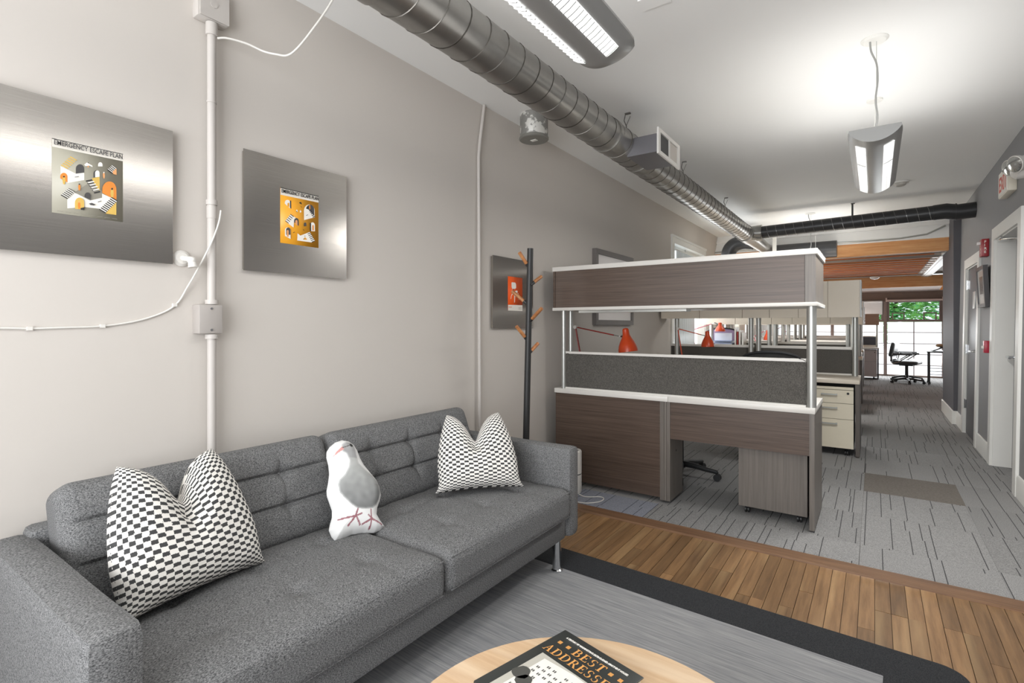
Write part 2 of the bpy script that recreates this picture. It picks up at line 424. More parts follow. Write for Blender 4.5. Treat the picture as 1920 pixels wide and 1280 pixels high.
# right wall, two door openings
D1, D2 = (5.43, 6.41, 2.07), (7.31, 8.19, 1.96)
g = G(); T = .3
for y0, y1, z0 in ((YB-.2, D1[0], -.02), (D1[0], D1[1], D1[2]), (D1[1], D2[0], -.02), (D2[0], D2[1], D2[2]), (D2[1], 8.95, -.02)):
    g.box(0, T, y0, y1, z0, CZ+.03)
struct(g.build('wall_right', grey_paint, frame=RWM))
g = G(); g.box(.84, 1.25, 8.82, 10.1, 0, CZ); struct(g.build('wall_pier', dark_paint))
g = G(); g.box(1.1, 2.4, 9.3, 9.45, 0, CZ); struct(g.build('wall_return', dark_paint))
g = G(); g.box(2.3, 2.45, 9.3, 16.6, 0, 2.6); struct(g.build('wall_far_right', wall_paint))
# street wall behind the viewer, with its wide window opening
g = G(); g.box(XL-.2, -1.95, YB-.2, YB, 0, CZ); g.box(.72, 1.2, YB-.2, YB, 0, CZ); g.box(-1.95, .72, YB-.2, YB, 0, .55); g.box(-1.95, .72, YB-.2, YB, 2.55, CZ)
struct(g.build('wall_street', wall_paint))
# baseboards of the right wall and pier
def base(name, y0, y1):
    q = G(); q.prism([(-.016, 0), (0, 0), (0, .165), (-.009, .165), (-.016, .15)], y0, y1); struct(q.build(name, trim_white, frame=RWM))
base('baseboard_right', D1[1]+.11, D2[0]-.11); base('baseboard_right_near', YB, D1[0]-.11); base('baseboard_right_far', D2[1]+.11, 8.82)
g = G(); g.box(.822, .905, 8.804, 8.822, 0, .17); g.box(.822, .84, 8.822, 10.1, 0, .17); struct(g.build('baseboard_pier', trim_white))
g = G(); g.box(XL, XL+.016, 2.6, 7, 0, .12); struct(g.build('baseboard_left', trim_white))

def door(n, d, lab, slab_x, slab_mat, lever_side):
    y0, y1, z1 = d
    q = G(); q.box(slab_x, slab_x+.045, y0+.02, y1-.02, .008, z1-.02)
    o = struct(q.build('door_%d' % n, slab_mat, frame=RWM)); o['label'] = lab
    q = G()
    for a, b in ((y0-.1, y0+.008), (y1-.008, y1+.1)): q.box(-.02, 0, a, b, 0, z1+.1)
    q.box(-.02, 0, y0+.008, y1-.008, z1-.008, z1+.1)
    q.build('door_casing', trim_white, o, frame=RWM)
    q = G(); q.box(0, .2, y0, y0+.018, 0, z1); q.box(0, .2, y1-.018, y1, 0, z1); q.box(0, .2, y0, y1, z1-.018, z1)
    q.build('door_jamb', trim_white, o, frame=RWM)
    ly = y0+.09 if lever_side < 0 else y1-.09
    q = G(); q.cyl((slab_x, ly, 1.0), (slab_x-.012, ly, 1.0), .032); q.cyl((slab_x-.012, ly, 1.0), (slab_x-.065, ly, 1.0), .011)
    q.tube([(slab_x-.06, ly, 1.0), (slab_x-.062, ly-lever_side*.06, 1.0), (slab_x-.058, ly-lever_side*.12, .996)], .01)
    q.build('door_handle', chrome, o, frame=RWM)
    for hz in ((.35, 1.0, z1-.2) if n == 2 else (.3, z1-.25)):
        hy = y1-.012 if lever_side < 0 else y0+.012
        q = G(); q.box(slab_x-.012, slab_x+.002, hy-.03, hy+.01, hz-.05, hz+.05); q.cyl((slab_x-.012, hy+.006, hz-.055), (slab_x-.012, hy+.006, hz+.055), .009)
        q.build('door_hinge', chrome, o, frame=RWM)
    return o
d1 = door(1, D1, 'grey door set deep in a white frame, nearest on the right wall', .13, plain('door_grey', '#8f9092', .45), 1)
g = G(); g.box(.06, .128, 5.62, 5.9, 1.93, 1.99); g.build('door_closer', alu, d1, frame=RWM)
g = G(); g.tube([(.08, 5.8, 1.99), (-.02, 6.02, 2.02), (-.02, 6.05, 2.04), (.03, 6.3, 2.045)], .009); g.box(.0, .06, 6.2, 6.35, 2.035, 2.055); g.build('closer_arm', chrome, d1, frame=RWM)
d2 = door(2, D2, 'dark grey closed door with white casing between pier and picture', .012, plain('door_charcoal', '#5a5a5d', .4), -1)
g = G(); g.box(.004, .012, 7.62, 7.78, 1.47, 1.66, bev=.002); g.build('sign_plate', plain('plate_silver', '#c9cac8', .3, .4), d2, frame=RWM)

# ------------------------------------------------------------------ far beam, timber ceiling, far window wall
g = G(); g.box(XL-.1, .86, 9.3, 9.5, 2.5, CZ+.1); g.box(XL-.1, .86, 9.26, 9.3, 2.68, CZ); struct(g.build('trim_2', ceil_paint))
g = G(); g.box(XL-.1, .86, 9.32, 9.46, 2.32, 2.51); struct(g.build('trim_3', fir))
g = G(); g.tube([(XL, 9.29, 2.53), (.3, 9.29, 2.53), (.6, 9.29, 2.56), (.8, 9.28, 2.66)], .012); g.build('conduit', alu, bpy.data.objects['trim_2'])
g = G(); g.box(XL-.1, 2.4, 9.4, 16.6, 2.56, 2.66); ceil2 = struct(g.build('ceiling_far', grey_board))
brd = G(); brd.box(-1.55, 1.55, -.069, .069, -.018, 0); bme = bpy.data.meshes.new('ceiling_board'); brd.bm.to_mesh(bme); brd.bm.free(); bme.materials.append(fir_board)
k = 0
yy = 9.53
while yy < 14.15:
    piece('ceiling_board', bme, ceil2, (-.72, yy, 2.41)); yy += .141
jo = G(); jo.box(-1.55, 1.55, -.022, .022, -.042, 0); jme = bpy.data.meshes.new('joist'); jo.bm.to_mesh(jme); jo.bm.free(); jme.materials.append(joist_wood)
hg = G(); hg.box(-.05, .05, -.026, .026, -.05, -.0); hme = bpy.data.meshes.new('joist_hanger'); hg.bm.to_mesh(hme); hg.bm.free(); hme.materials.append(alu)
st_ = G(); st_.box(-1.55, 1.55, -.008, .008, -.047, -.037); sme = bpy.data.meshes.new('joist_edge'); st_.bm.to_mesh(sme); st_.bm.free(); sme.materials.append(plain('joist_edge_grey', '#b7aca4', .6))
yy = 9.75
while yy < 14.1:
    piece('joist', jme, ceil2, (-.72, yy, 2.392)); piece('joist_edge', sme, ceil2, (-.72, yy-.03, 2.392)); piece('joist_hanger', hme, ceil2, (.79, yy, 2.393)); yy += .36
for y in (9.62, 10.1, 13.6): g = G(); g.cyl((XL, y, 2.335), (.95, y, 2.335), .012, n=8); g.build('sprinkler_pipe', alu, ceil2)
g = G(); g.box(.82, .98, 9.5, 14.2, 2.33, 2.47); g.box(.86, .94, 9.5, 14.2, 2.322, 2.33); struct(g.build('trim_4', trim_white))
g = G(); g.box(1.0, 1.6, 9.6, 10.9, 2.45, 2.47); sk = struct(g.build('window_skylight', steelblue))
g = G(); g.box(.98, 1.65, 10.9, 11.05, 2.38, 2.5); g.box(.98, 1.65, 9.5, 9.6, 2.38, 2.5); g.build('window_frame', trim_white, sk)
for i in range(8):
    g = G(); g.box(.98, 2.3, 11.06+.4*i, 11.45+.4*i, 2.4, 2.42); b = g.build('ceiling_board', grey_board, ceil2)
g = G(); g.box(XL-.1, 2.4, 14.2, 14.3, 2.12, 2.36); struct(g.build('trim_5', fir))
g = G(); g.box(XL-.1, 2.4, 14.3, 16.6, 2.12, 2.2); struct(g.build('ceiling_soffit', brown_paint))
g = G(); g.box(XL-.1, 2.4, 16.3, 16.5, 1.9, 2.12); g.box(XL-.1, 2.4, 16.3, 16.5, 0, .03); struct(g.build('wall_far', brown_paint))
SP = 1.154
pane_me = None
rows = [.03, .292, .559, .826, 1.106, 1.375]
for n, kx in enumerate(range(-2, 2)):
    x0 = .223+SP*kx; x1 = x0+SP
    g = G(); g.box(x0-.035, x0+.035, 16.26, 16.42, .03, 1.9); w = struct(g.build('window_%d' % (n+3), mullion))
    if kx == 1: g = G(); g.box(x1-.035, x1+.035, 16.26, 16.42, .03, 1.9); g.build('mullion', mullion, w)
    g = G(); a, b = x0+.035, x1-.035
    g.box(a, b, 16.3, 16.38, 1.375, 1.43); g.box(a, b, 16.3, 16.38, 1.865, 1.9); g.box(a, a+.05, 16.301, 16.379, 1.43, 1.865); g.box(b-.05, b, 16.301, 16.379, 1.43, 1.865)
    g.build('window_frame', mullion, w)
    for (p, q) in ((a+.1, a+.36), (b-.36, b-.1)):
        g = G(); g.box(p, q, 16.31, 16.34, 1.58, 1.605); g.box(p, p+.028, 16.31, 16.34, 1.43, 1.58); g.box(q-.028, q, 16.31, 16.34, 1.43, 1.58)
        g.build('vent_sash', mullion, w)
    g = G(); g.box(a+.05, b-.05, 16.345, 16.351, 1.43, 1.865); g.build('pane', clear_glass, w)
    g = G(); xm = (a+b)/2
    for r in rows[1:-1]: g = G(); g.box(a, b, 16.325, 16.36, r-.006, r+.006); g.build('muntin', mullion, w)
    g = G(); g.box(xm-.009, xm+.009, 16.322, 16.36, .03, 1.375); g.build('muntin', mullion, w)
    if pane_me is None:
        q = G(); q.box(-(b-a)/4+.008, (b-a)/4-.008, -.004, .004, -.5, .5); pane_me = bpy.data.meshes.new('frosted_pane'); q.bm.to_mesh(pane_me); q.bm.free(); pane_me.materials.append(glass_e)
    for r0, r1 in zip(rows, rows[1:]):
        for xc in ((a+xm)/2, (xm+b)/2):
            o = piece('frosted_pane', pane_me, w, (xc, 16.345, (r0+r1)/2)); o.scale = (1, 1, (r1-r0)-.012)
    if kx == 0:
        g = G(); g.cyl((a-.02, 16.27, 1.915), (b+.02, 16.27, 1.915), .028, n=12); g.box(a-.03, a, 16.24, 16.3, 1.88, 1.98); g.box(b, b+.03, 16.24, 16.3, 1.88, 1.98)
        o = g.build('blind_roller', plain('pinkish_roller', '#cbb3aa', .6)); tag(o, 'pinkish rolled-up blind tube over the clear far window', 'blind')
g = G(); g.cyl((-.9, 16.26, 1.89), (.16, 16.26, 1.89), .025, n=12); g.box(-.9, .16, 16.255, 16.262, 1.57, 1.89); g.box(-.9, .16, 16.25, 16.266, 1.56, 1.575)
tag(g.build('roller_blind', plain('blind_white', '#eef0f2', .8)), 'white roller blind half drawn over the far left window', 'blind')

def side_window(n, y0, y1, z0, z1, lab):
    q = G(); c = .1
    q.box(XL-.12, XL+.02, y0-c, y0, z0-c, z1+c); q.box(XL-.12, XL+.02, y1, y1+c, z0-c, z1+c); q.box(XL-.12, XL+.0199, y0, y1, z1, z1+c); q.box(XL-.121, XL+.045, y0-c-.001, y1+c+.001, z0-c-.001, z0)
    q.box(XL-.12, XL+.03, y0-c-.01, y1+c+.01, z1+c-.02, z1+c+.01)
    w = struct(q.build('window_%d' % n, trim_white)); w['label'] = lab
    q = G(); q.box(XL-.1, XL-.092, y0, y1, z0, z1); q.build('pane', glass_e, w)
    q = G(); q.box(XL-.09, XL-.06, y0, y1, z1-.06, z1); q.box(XL-.09, XL-.06, y0, y1, (z0+z1)/2-.02, (z0+z1)/2+.02); q.box(XL-.09, XL-.06, (y0+y1)/2-.02, (y0+y1)/2+.02, z0, z1); q.build('sash', trim_white, w)
    # hanging vertical curtain with folds
    cu = thing('curtain', 'white folded curtain hanging at the %s left-hand window' % ('first' if n == 1 else 'second'), 'curtain', (XL+.04, (y0+y1)/2, z0-.12))
    q = G(); m = 90; pa = []; 
    for i in range(m+1):
        yy = y0+.02+(y1-y0)*.55*i/m if n == 1 else y0+.02+(y1-y0-.04)*i/m
        pa.append((XL+.036+.012*math.sin(i*1.15), yy))
    q.prism(pa+[(x+.004, y) for x, y in pa[::-1]], z0-.12, z1-.1, axis='z'); q.build('cloth', plain('curtain_cloth_%d' % n, '#e9eef0', .8, vary=.01), cu)
    q = G(); q.cyl((XL+.038, y0-.05, z1-.09), (XL+.038, y1+.05, z1-.09), .01, n=8); q.build('curtain_rail', trim_white, cu)
side_window(1, 7.05, 8.55, .85, 2.4, 'white cased window high on the left wall behind the wooden cabinet')
side_window(2, 9.9, 13.3, .85, 2.15, 'long white window on the left wall of the far room')

# ------------------------------------------------------------------ sofa
sofa = thing('sofa', 'dark grey tufted two-seat fabric sofa with chrome legs against the left wall', 'sofa', (-1.75, 1.43, 0))
def soft_box(hx, hy, hz, r, step, disp, M, bow=0):
    bm = bmesh.new(); cache = {}
    def grid(ax, n):
        m = max(2, int(2*n/step)); return [-n+2*n*i/m for i in range(m+1)]
    gx, gy, gz = grid(0, hx), grid(1, hy), grid(2, hz)
    H = Vector((hx, hy, hz))
    def V(p):
        key = tuple(round(c, 5) for c in p)
        if key in cache: return cache[key]
        p = Vector(p); q = Vector([max(-(H[i]-r), min(H[i]-r, p[i])) for i in range(3)]); d = p-q
        out = q+d.normalized()*r if d.length > 1e-6 else p.copy()
        if out.z > -hz*.2:
            w = min(1, (out.z+hz*.2)/(hz*1.2)); out.z += disp(out.x, out.y)*w
        if bow: out.y += math.copysign(bow*(1-(out.x/hx)**2)*(1-(out.z/hz)**2*.6), out.y) if abs(d.y) > 1e-6 else 0
        cache[key] = bm.verts.new(M @ out); return cache[key]
    def face(ga, gb, mk):
        for a0, a1 in zip(ga, ga[1:]):
            for b0, b1 in zip(gb, gb[1:]):
                try: bm.faces.new((V(mk(a0, b0)), V(mk(a1, b0)), V(mk(a1, b1)), V(mk(a0, b1))))
                except ValueError: pass
    for s in (-1, 1):
        face(gx, gy, lambda a, b: (a, b, s*hz)); face(gx, gz, lambda a, b: (a, s*hy, b)); face(gy, gz, lambda a, b: (s*hx, a, b))
    o = G(); o.bm.free(); o.bm = bm; return o
def tuft(pts, sx, sy, depth):
    return lambda x, y: -depth*sum(math.exp(-((x-a)/sx)**2-((y-b)/sy)**2) for a, b in pts)
# arms
for y0, y1 in ((.362, .472), (2.388, 2.492)):
    g = soft_box((y1-y0)/2, .445, .235, .026, .03, lambda x, y: .002*math.sin(y*9), Matrix.Translation((-1.745, (y0+y1)/2, .402)) @ Matrix.Rotation(PI/2, 4, 'Z'))
    g.build('armrest', sofa_fab, sofa)
g = G(); g.box(-2.19, -1.325, .47, 2.39, .165, .285, bev=.015); g.build('seat_frame', sofa_fab, sofa)
g = G(); g.box(-2.195, -2.1, .45, 2.40, .17, .655, bev=.02); g.build('back_frame', sofa_fab, sofa)
tp = [(a, b) for a in (-.26, .0, .27) for b in (-.12, .14)]
def seat_disp(px, py):
    n = .004*noise.noise(Vector((px*7, py*7, 1)))
    b = .022*max(0, 1-(px/.47)**4)*max(0, 1-((py)/.33)**4)
    cr = 0
    for (a, c) in tp: cr += .014*math.exp(-((px-a)/.035)**2-((py-c)/.035)**2)
    for c in (-.12, .14): cr += .004*math.exp(-((py-c)/.018)**2)
    for a in (-.26, .0, .27): cr += .003*math.exp(-((px-a)/.018)**2)
    return b-cr+n
for i, (y0, y1) in enumerate(((.476, 1.428), (1.434, 2.384))):
    M = Matrix.Translation((-1.605, (y0+y1)/2, .35)) @ Matrix.Rotation(PI/2, 4, 'Z') @ Matrix.Rotation(-.012, 4, 'X')
    g = soft_box((y1-y0)/2, .32, .078, .04, .014, seat_disp, M); c = g.build('seat_cushion', sofa_fab, sofa)
    pp = []
    hx, hy = (y1-y0)/2-.02, .3
    q = G(); z = .062
    pts = [M @ Vector((s, -hy-.012, z)) for s in [(-hx+2*hx*k/20) for k in range(21)]]
    q.tube(pts, .003, n=6)
    pts = [M @ Vector((s, -hy-.012, -.06)) for s in [(-hx+2*hx*k/20) for k in range(21)]]; q.tube(pts, .003, n=6)
    q.build('piping', sofa_fab, c)
def back_disp(px, py):
    n = .004*noise.noise(Vector((px*6, py*6, 4)))
    b = .02*max(0, 1-(px/.49)**4)*max(0, 1-(py/.21)**4)
    cr = 0
    rowsb = (-.055, .075); colsb = (-.27, -.02, .23)
    for r in rowsb: cr += .02*math.exp(-((py-r)/.0085)**2)*max(0, 1-(px/.47)**8)
    for r in rowsb:
        for c in colsb: cr += .02*math.exp(-((px-c)/.03)**2-((py-r)/.03)**2)
    for c in colsb: cr += .008*math.exp(-((px-c)/.009)**2)*(1 if abs(py-.01) < .1 else math.exp(-((abs(py-.01)-.1)/.03)**2))
    return b-cr+n
for y0, y1 in ((.49, 1.427), (1.433, 2.40)):
    # local x = along Y, local y = up the back, local z = out of the cushion
    tl = math.radians(21)
    R = Matrix(((0, -math.sin(tl), math.cos(tl), 0), (1, 0, 0, 0), (0, math.cos(tl), math.sin(tl), 0), (0, 0, 0, 1)))
    cen = Vector((-1.945, (y0+y1)/2, .615)) - Vector((math.cos(tl), 0, math.sin(tl)))*.085
    g = soft_box((y1-y0)/2, .205, .08, .05, .0085, back_disp, Matrix.Translation(cen) @ R); b = g.build('back_cushion', sofa_fab, sofa)
    for r in (-.055, .075):
        for c in (-.27, -.02, .23):
            q = G(); p = Matrix.Translation(cen) @ R @ Vector((c, r, .08+back_disp(c, r)+.003)); q.ball(p, .009, seg=8); q.build('tuft_button', sofa_fab, b)
for x, y in ((-1.35, 2.335), (-1.35, .52), (-2.1, 2.335), (-2.1, .52)):
    g = G(); g.lathe([(0, 0.0), (.029, 0.0), (.03, .006), (.023, .012), (.0225, .158), (0, .158)], (x, y, .012), n=20); g.build('leg', chrome, sofa)

# cushions on the sofa
def frame_m(c, yaw, pitch, roll):
    n = Vector((math.cos(yaw), math.sin(yaw), 0)); a = Vector((-math.sin(yaw), math.cos(yaw), 0)); b = Vector((0, 0, 1))
    n2 = n*math.cos(pitch)+b*math.sin(pitch); b2 = b*math.cos(pitch)-n*math.sin(pitch)
    a3 = a*math.cos(roll)+b2*math.sin(roll); b3 = b2*math.cos(roll)-a*math.sin(roll)
    return Matrix(((a3.x, b3.x, n2.x, c[0]), (a3.y, b3.y, n2.y, c[1]), (a3.z, b3.z, n2.z, c[2]), (0, 0, 0, 1)))
def pillow(label, h, ear, thick, M, chop):
    N_ = 56; bm = bmesh.new(); uv = bm.loops.layers.uv.new('UVMap'); V = {}
    def pos(u, v, s):
        px = h*u*(1+.03*(1-v*v)*abs(u)**2 - .06*max(0,-v-.35)*(1-abs(v)**8)); py = h*v*(1-.05*(1-u*u)*abs(v)**2 if v < 0 else 1)
        t = (v+1)/2
        px *= 1-(1-ear/h)*t**2.2
        dog = (abs(u)**9)*max(0, -v)**9; px += math.copysign(.022*dog, u); py -= .004*dog
        c = math.exp(-(abs(u+.04)/.42)**1.25)
        py -= chop*c*t**2.6
        e = max(0, (1-u**4)*(1-v**4)); z = thick*e**.42*(1-.35*t)
        z -= .06*s*0
        z *= 1-.75*math.exp(-(u/.3)**2)*max(0, (t-.55)/.45)**1.2
        dent = .035*math.exp(-(u/.2)**2-((v-.25)/.22)**2)
        wr = .006*noise.noise(Vector((px*14, py*14, s*3)))*e
        return Vector((px, py, s*max(0, z-(dent if s > 0 else 0))+wr*s))
    for s in (1, -1):
        for i in range(N_+1):
            for j in range(N_+1):
                edge = i in (0, N_) or j in (0, N_)
                if s < 0 and edge: V[(i, j, s)] = V[(i, j, 1)]; continue
                u, v = [math.sin(PI/2*.93*(-1+2*k/N_))/math.sin(PI/2*.93) for k in (i, j)]
                V[(i, j, s)] = bm.verts.new(M @ pos(u, v, s))
        for i in range(N_):
            for j in range(N_):
                q = [(i, j), (i+1, j), (i+1, j+1), (i, j+1)]
                if s < 0: q = q[::-1]
                f = bm.faces.new([V[(a, b, s)] for a, b in q])
                for lp, (a, b) in zip(f.loops, q): lp[uv].uv = (a/N_ + (0*.5/19 if s < 0 else 0), b/N_)
    o = G(); o.bm.free(); o.bm = bm; b = o.build('throw_pillow', pil, normals=False); return tag(b, label, 'pillow')
pillow('black and white checked throw pillow at the left arm of the sofa', .222, .155, .09, frame_m((-1.825, .762, .652), .22, .44, -.05), .165)
pillow('black and white checked throw pillow at the right arm of the sofa', .203, .14, .08, frame_m((-1.675, 2.075, .645), -.70, .55, 0), .17)

OUT = [(-0.0546, 0.2005), (-0.0248, 0.1958), (-0.0038, 0.181), (0.0122, 0.1552), (0.0235, 0.1228), (0.0392, 0.0929), (0.0635, 0.0631), (0.092, 0.029), (0.1052, -0.0005), (0.1111, -0.0379), (0.1047, -0.0622), (0.0916, -0.0898), (0.0873, -0.1174), (0.1004, -0.1416), (0.1198, -0.1681), (0.097, -0.1839), (0.0711, -0.1916), (0.0217, -0.1881), (-0.0267, -0.192), (-0.0703, -0.2069), (-0.0933, -0.2094), (-0.1062, -0.1952), (-0.1168, -0.1692), (-0.1124, -0.1477), (-0.104, -0.1224), (-0.1033, -0.0963), (-0.1122, -0.0695), (-0.1231, -0.0385), (-0.1244, -0.0153), (-0.1178, 0.0159), (-0.1129, 0.0517), (-0.116, 0.0882), (-0.1241, 0.1211), (-0.1227, 0.1461), (-0.1099, 0.1675), (-0.0845, 0.1896)]
BODY = [(-0.0726, 0.1684), (-0.0553, 0.1818), (-0.0338, 0.1868), (-0.0171, 0.1763), (-0.0096, 0.1525), (-0.0068, 0.1225), (0.0, 0.0885), (0.0287, 0.0632), (0.0706, 0.0377), (0.0945, 0.0039), (0.1007, -0.0294), (0.0895, -0.0616), (0.0747, -0.0851), (0.0524, -0.0999), (0.0186, -0.1041), (-0.0181, -0.1004), (-0.0454, -0.0799), (-0.0723, -0.0518), (-0.0875, -0.0319), (-0.0925, -0.0004), (-0.0859, 0.0193), (-0.0649, 0.0392), (-0.0494, 0.0677), (-0.044, 0.0968), (-0.0575, 0.1261), (-0.0737, 0.1364)]
BEAK = [(-0.0709, 0.159), (-0.0642, 0.1472), (-0.0905, 0.129), (-0.1064, 0.1171), (-0.0978, 0.1318)]
LEGS = [(-0.0162, -0.1024), (-0.0256, -0.1287), (-0.0256, -0.1287), (-0.0891, -0.1374), (-0.0256, -0.1287), (-0.055, -0.1632), (-0.0236, -0.1288), (-0.0043, -0.162), (-0.0256, -0.1287), (-0.0008, -0.1205), (0.0415, -0.1053), (0.0432, -0.1422), (0.0432, -0.1422), (0.005, -0.1607), (0.0432, -0.1422), (0.0408, -0.1782), (0.0432, -0.1422), (0.0935, -0.1637), (0.0432, -0.1422), (0.0297, -0.1268)]
def inside(p, P):
    c = False; n = len(P)
    for i in range(n):
        (x1, y1), (x2, y2) = P[i], P[(i+1) % n]
        if (y1 > p[1]) != (y2 > p[1]) and p[0] < (x2-x1)*(p[1]-y1)/(y2-y1)+x1: c = not c
    return c
def segd(p, a, b):
    ax, ay = a; bx, by = b; dx, dy = bx-ax, by-ay; L = dx*dx+dy*dy
    t = max(0, min(1, ((p[0]-ax)*dx+(p[1]-ay)*dy)/L)) if L else 0
    qx, qy = ax+t*dx, ay+t*dy
    return math.hypot(p[0]-qx, p[1]-qy), (qx, qy)
def edged(p, P):
    return min((segd(p, P[i], P[(i+1) % len(P)]) for i in range(len(P))), key=lambda r: r[0])
def bird():
    st = .0028; nx, ny = int(.26/st), int(.43/st); x0, y0 = -.13, -.214
    Mb = frame_m((-1.795, 1.415, .60), -.206, .5, -.197)
    bm = bmesh.new(); cells = {}
    for i in range(nx):
        for j in range(ny):
            if inside((x0+st*(i+.5), y0+st*(j+.5)), OUT): cells[(i, j)] = 1
    cnt = {}
    for (i, j) in cells:
        for a, b in ((0, 0), (1, 0), (1, 1), (0, 1)): cnt[(i+a, j+b)] = cnt.get((i+a, j+b), 0)+1
    V = {}; colr = {}
    for (i, j), c in cnt.items():
        p = (x0+st*i, y0+st*j); d, q = edged(p, OUT)
        if c < 4: p, d = q, 0
        z = .052*(1-math.exp(-d/.022))
        f = bm.verts.new(Mb @ Vector((p[0], p[1], z))); V[(i, j, 1)] = f
        V[(i, j, -1)] = f if c < 4 else bm.verts.new(Mb @ Vector((p[0], p[1], -z)))
        col = [.90, .90, .895]
        db, _ = edged(p, BODY)
        if inside(p, BODY):
            w = min(1, .35+db/.012)
            t = max(0, min(1, (.1-p[1])/.2))
            nz = noise.noise(Vector((p[0]*40, p[1]*40, 0)))*.05
            gr = .70-.22*t+nz - .10*max(0, .02-abs(p[0]-.08))/.02*(1 if p[1] < .0 else 0)
            body = [gr, gr+.005, gr-.005+.01*t]
            if p[1] > .11: body = [.63+nz]*3
            col = [a*(1-w)+b*w for a, b in zip(col, body)]
        if inside(p, BEAK): col = [.80, .58, .56]
        de = math.hypot(p[0]+.0291, p[1]-.1673)
        if de < .0095: col = [.5, .5, .49]
        if de < .007: col = [.10, .10, .10]
        dl, _ = segd(p, (-.07, .153), (-.037, .165))
        if dl < .0022: col = [.4, .38, .37]
        dl = min(segd(p, LEGS[k], LEGS[k+1])[0] for k in range(0, len(LEGS), 2))
        if dl < .0034: col = [.60, .40, .43]
        colr[f.index if False else (i, j)] = [ (c_/12.92 if c_ <= .04045 else ((c_+.055)/1.055)**2.4) for c_ in col]
    lay = bm.loops.layers.float_color.new('print')
    for (i, j) in cells:
        q = [(i, j), (i+1, j), (i+1, j+1), (i, j+1)]
        for s in (1, -1):
            vs = [V[(a, b, s)] for a, b in (q if s > 0 else q[::-1])]
            if s < 0 and all(v is V[(a, b, 1)] for v, (a, b) in zip(vs, q[::-1])): continue
            try: f = bm.faces.new(vs)
            except ValueError: continue
            for lp, (a, b) in zip(f.loops, (q if s > 0 else q[::-1])):
                lp[lay] = (*colr[(a, b)], 1) if s > 0 else (.86, .86, .85, 1)
    o = G(); o.bm.free(); o.bm = bm
    return tag(o.build('pigeon_pillow', print_m, normals=False), 'white cut-out pillow printed with a standing pigeon, middle of the sofa', 'pillow')
bird()

# ------------------------------------------------------------------ rug, coffee table, book
rm = Matrix.Translation((.285, 2.515, 0)) @ Matrix.Rotation(math.radians(-2.6), 4, 'Z')
rug = thing('rug', 'grey streaked rug with wide charcoal border lying on the wooden planks', 'rug', M=Matrix.Translation((-.9, .9, 0)) @ Matrix.Rotation(math.radians(-2.6), 4, 'Z'))
def rrect(x0, x1, y0, y1, r):
    P = []
    for cx, cy, a0 in ((x1-r, y1-r, 0), (x0+r, y1-r, 90), (x0+r, y0+r, 180), (x1-r, y0+r, 270)):
        for k in range(7):
            t = math.radians(a0+15*k); P.append((cx+r*math.cos(t), cy+r*math.sin(t)))
    return P
g = G(); g.prism(rrect(-2.3, 0, -3.1, 0, .09), .0006, .009, axis='z'); g.build('border', rug_border_m, rug, frame=rm)
g = G(); g.prism(rrect(-2.06, -.25, -2.85, -.215, .004), .009, .0105, axis='z'); g.build('field', rug_m, rug, frame=rm)
TCX, TCY = -.45, .89
tb = thing('coffee_table', 'round pale oak coffee table with a book on top', 'table', (TCX, TCY, 0))
g = G(); g.lathe([(0, .415), (.395, .415), (.402, .420), (.402, .444), (.396, .45), (0, .45)], (TCX, TCY, 0), n=72); g.build('tabletop', table_oak, tb)
for k in range(4):
    a = PI/4+k*PI/2; g = G(); g.cyl((TCX+.30*math.cos(a), TCY+.30*math.sin(a), .0095), (TCX+.24*math.cos(a), TCY+.24*math.sin(a), .416), .014, .02); g.build('leg', table_oak, tb)
BA = math.radians(-14.2)
bm_ = Matrix.Translation((-.668, 1.2, .451)) @ Matrix.Rotation(BA, 4, 'Z')      # top left corner of the book, x along its top edge
book = thing('book', 'dark hardcover architecture book lying on the coffee table', 'book', M=Matrix.Translation(bm_ @ Vector((.12, -.15, 0))) @ Matrix.Rotation(BA, 4, 'Z'))
BW, BH, BT = .245, .30, .028
g = G(); g.box(0, BW, -BH, 0, 0, .003); g.box(0, BW, -BH, 0, BT-.003, BT, bev=.0012); g.box(0, .004, -BH, 0, .002, BT-.002); g.build('cover', cover, book, frame=bm_)
g = G(); g.box(.004, BW-.006, -BH+.005, -.005, .003, BT-.003); g.build('pages', cream_page, book, frame=bm_)
def bt(x, y): return bm_ @ Matrix.Translation((x, y, BT+.0003))
text("A CENTURY OF WASHINGTON'S DISTINGUISHED APARTMENT HOUSES", p_white, book, bt(.028, -.026), .19, .0062, bold=.01)
SER = 0.09
def stem(x, y0, y1, w): return [[(x, y0), (x+w, y0), (x+w, y1), (x, y1)]]
def hbar(x0, x1, y, t=.07): return [[(x0, y), (x1, y), (x1, y+t), (x0, y+t)]]
def arc(cx, cy, rx, ry, a0, a1, w0, w1, n=10):
    out = []
    P_ = []
    for k in range(n+1):
        t = k/n; a = math.radians(a0+(a1-a0)*t); w = (w0+(w1-w0)*math.sin(PI*t))
        P_.append(((cx+rx*math.cos(a), cy+ry*math.sin(a)), (cx+(rx-w)*math.cos(a), cy+(ry-w*.5)*math.sin(a))))
    for (p, q), (r, u) in zip(P_, P_[1:]): out.append([p, r, u, q])
    return out
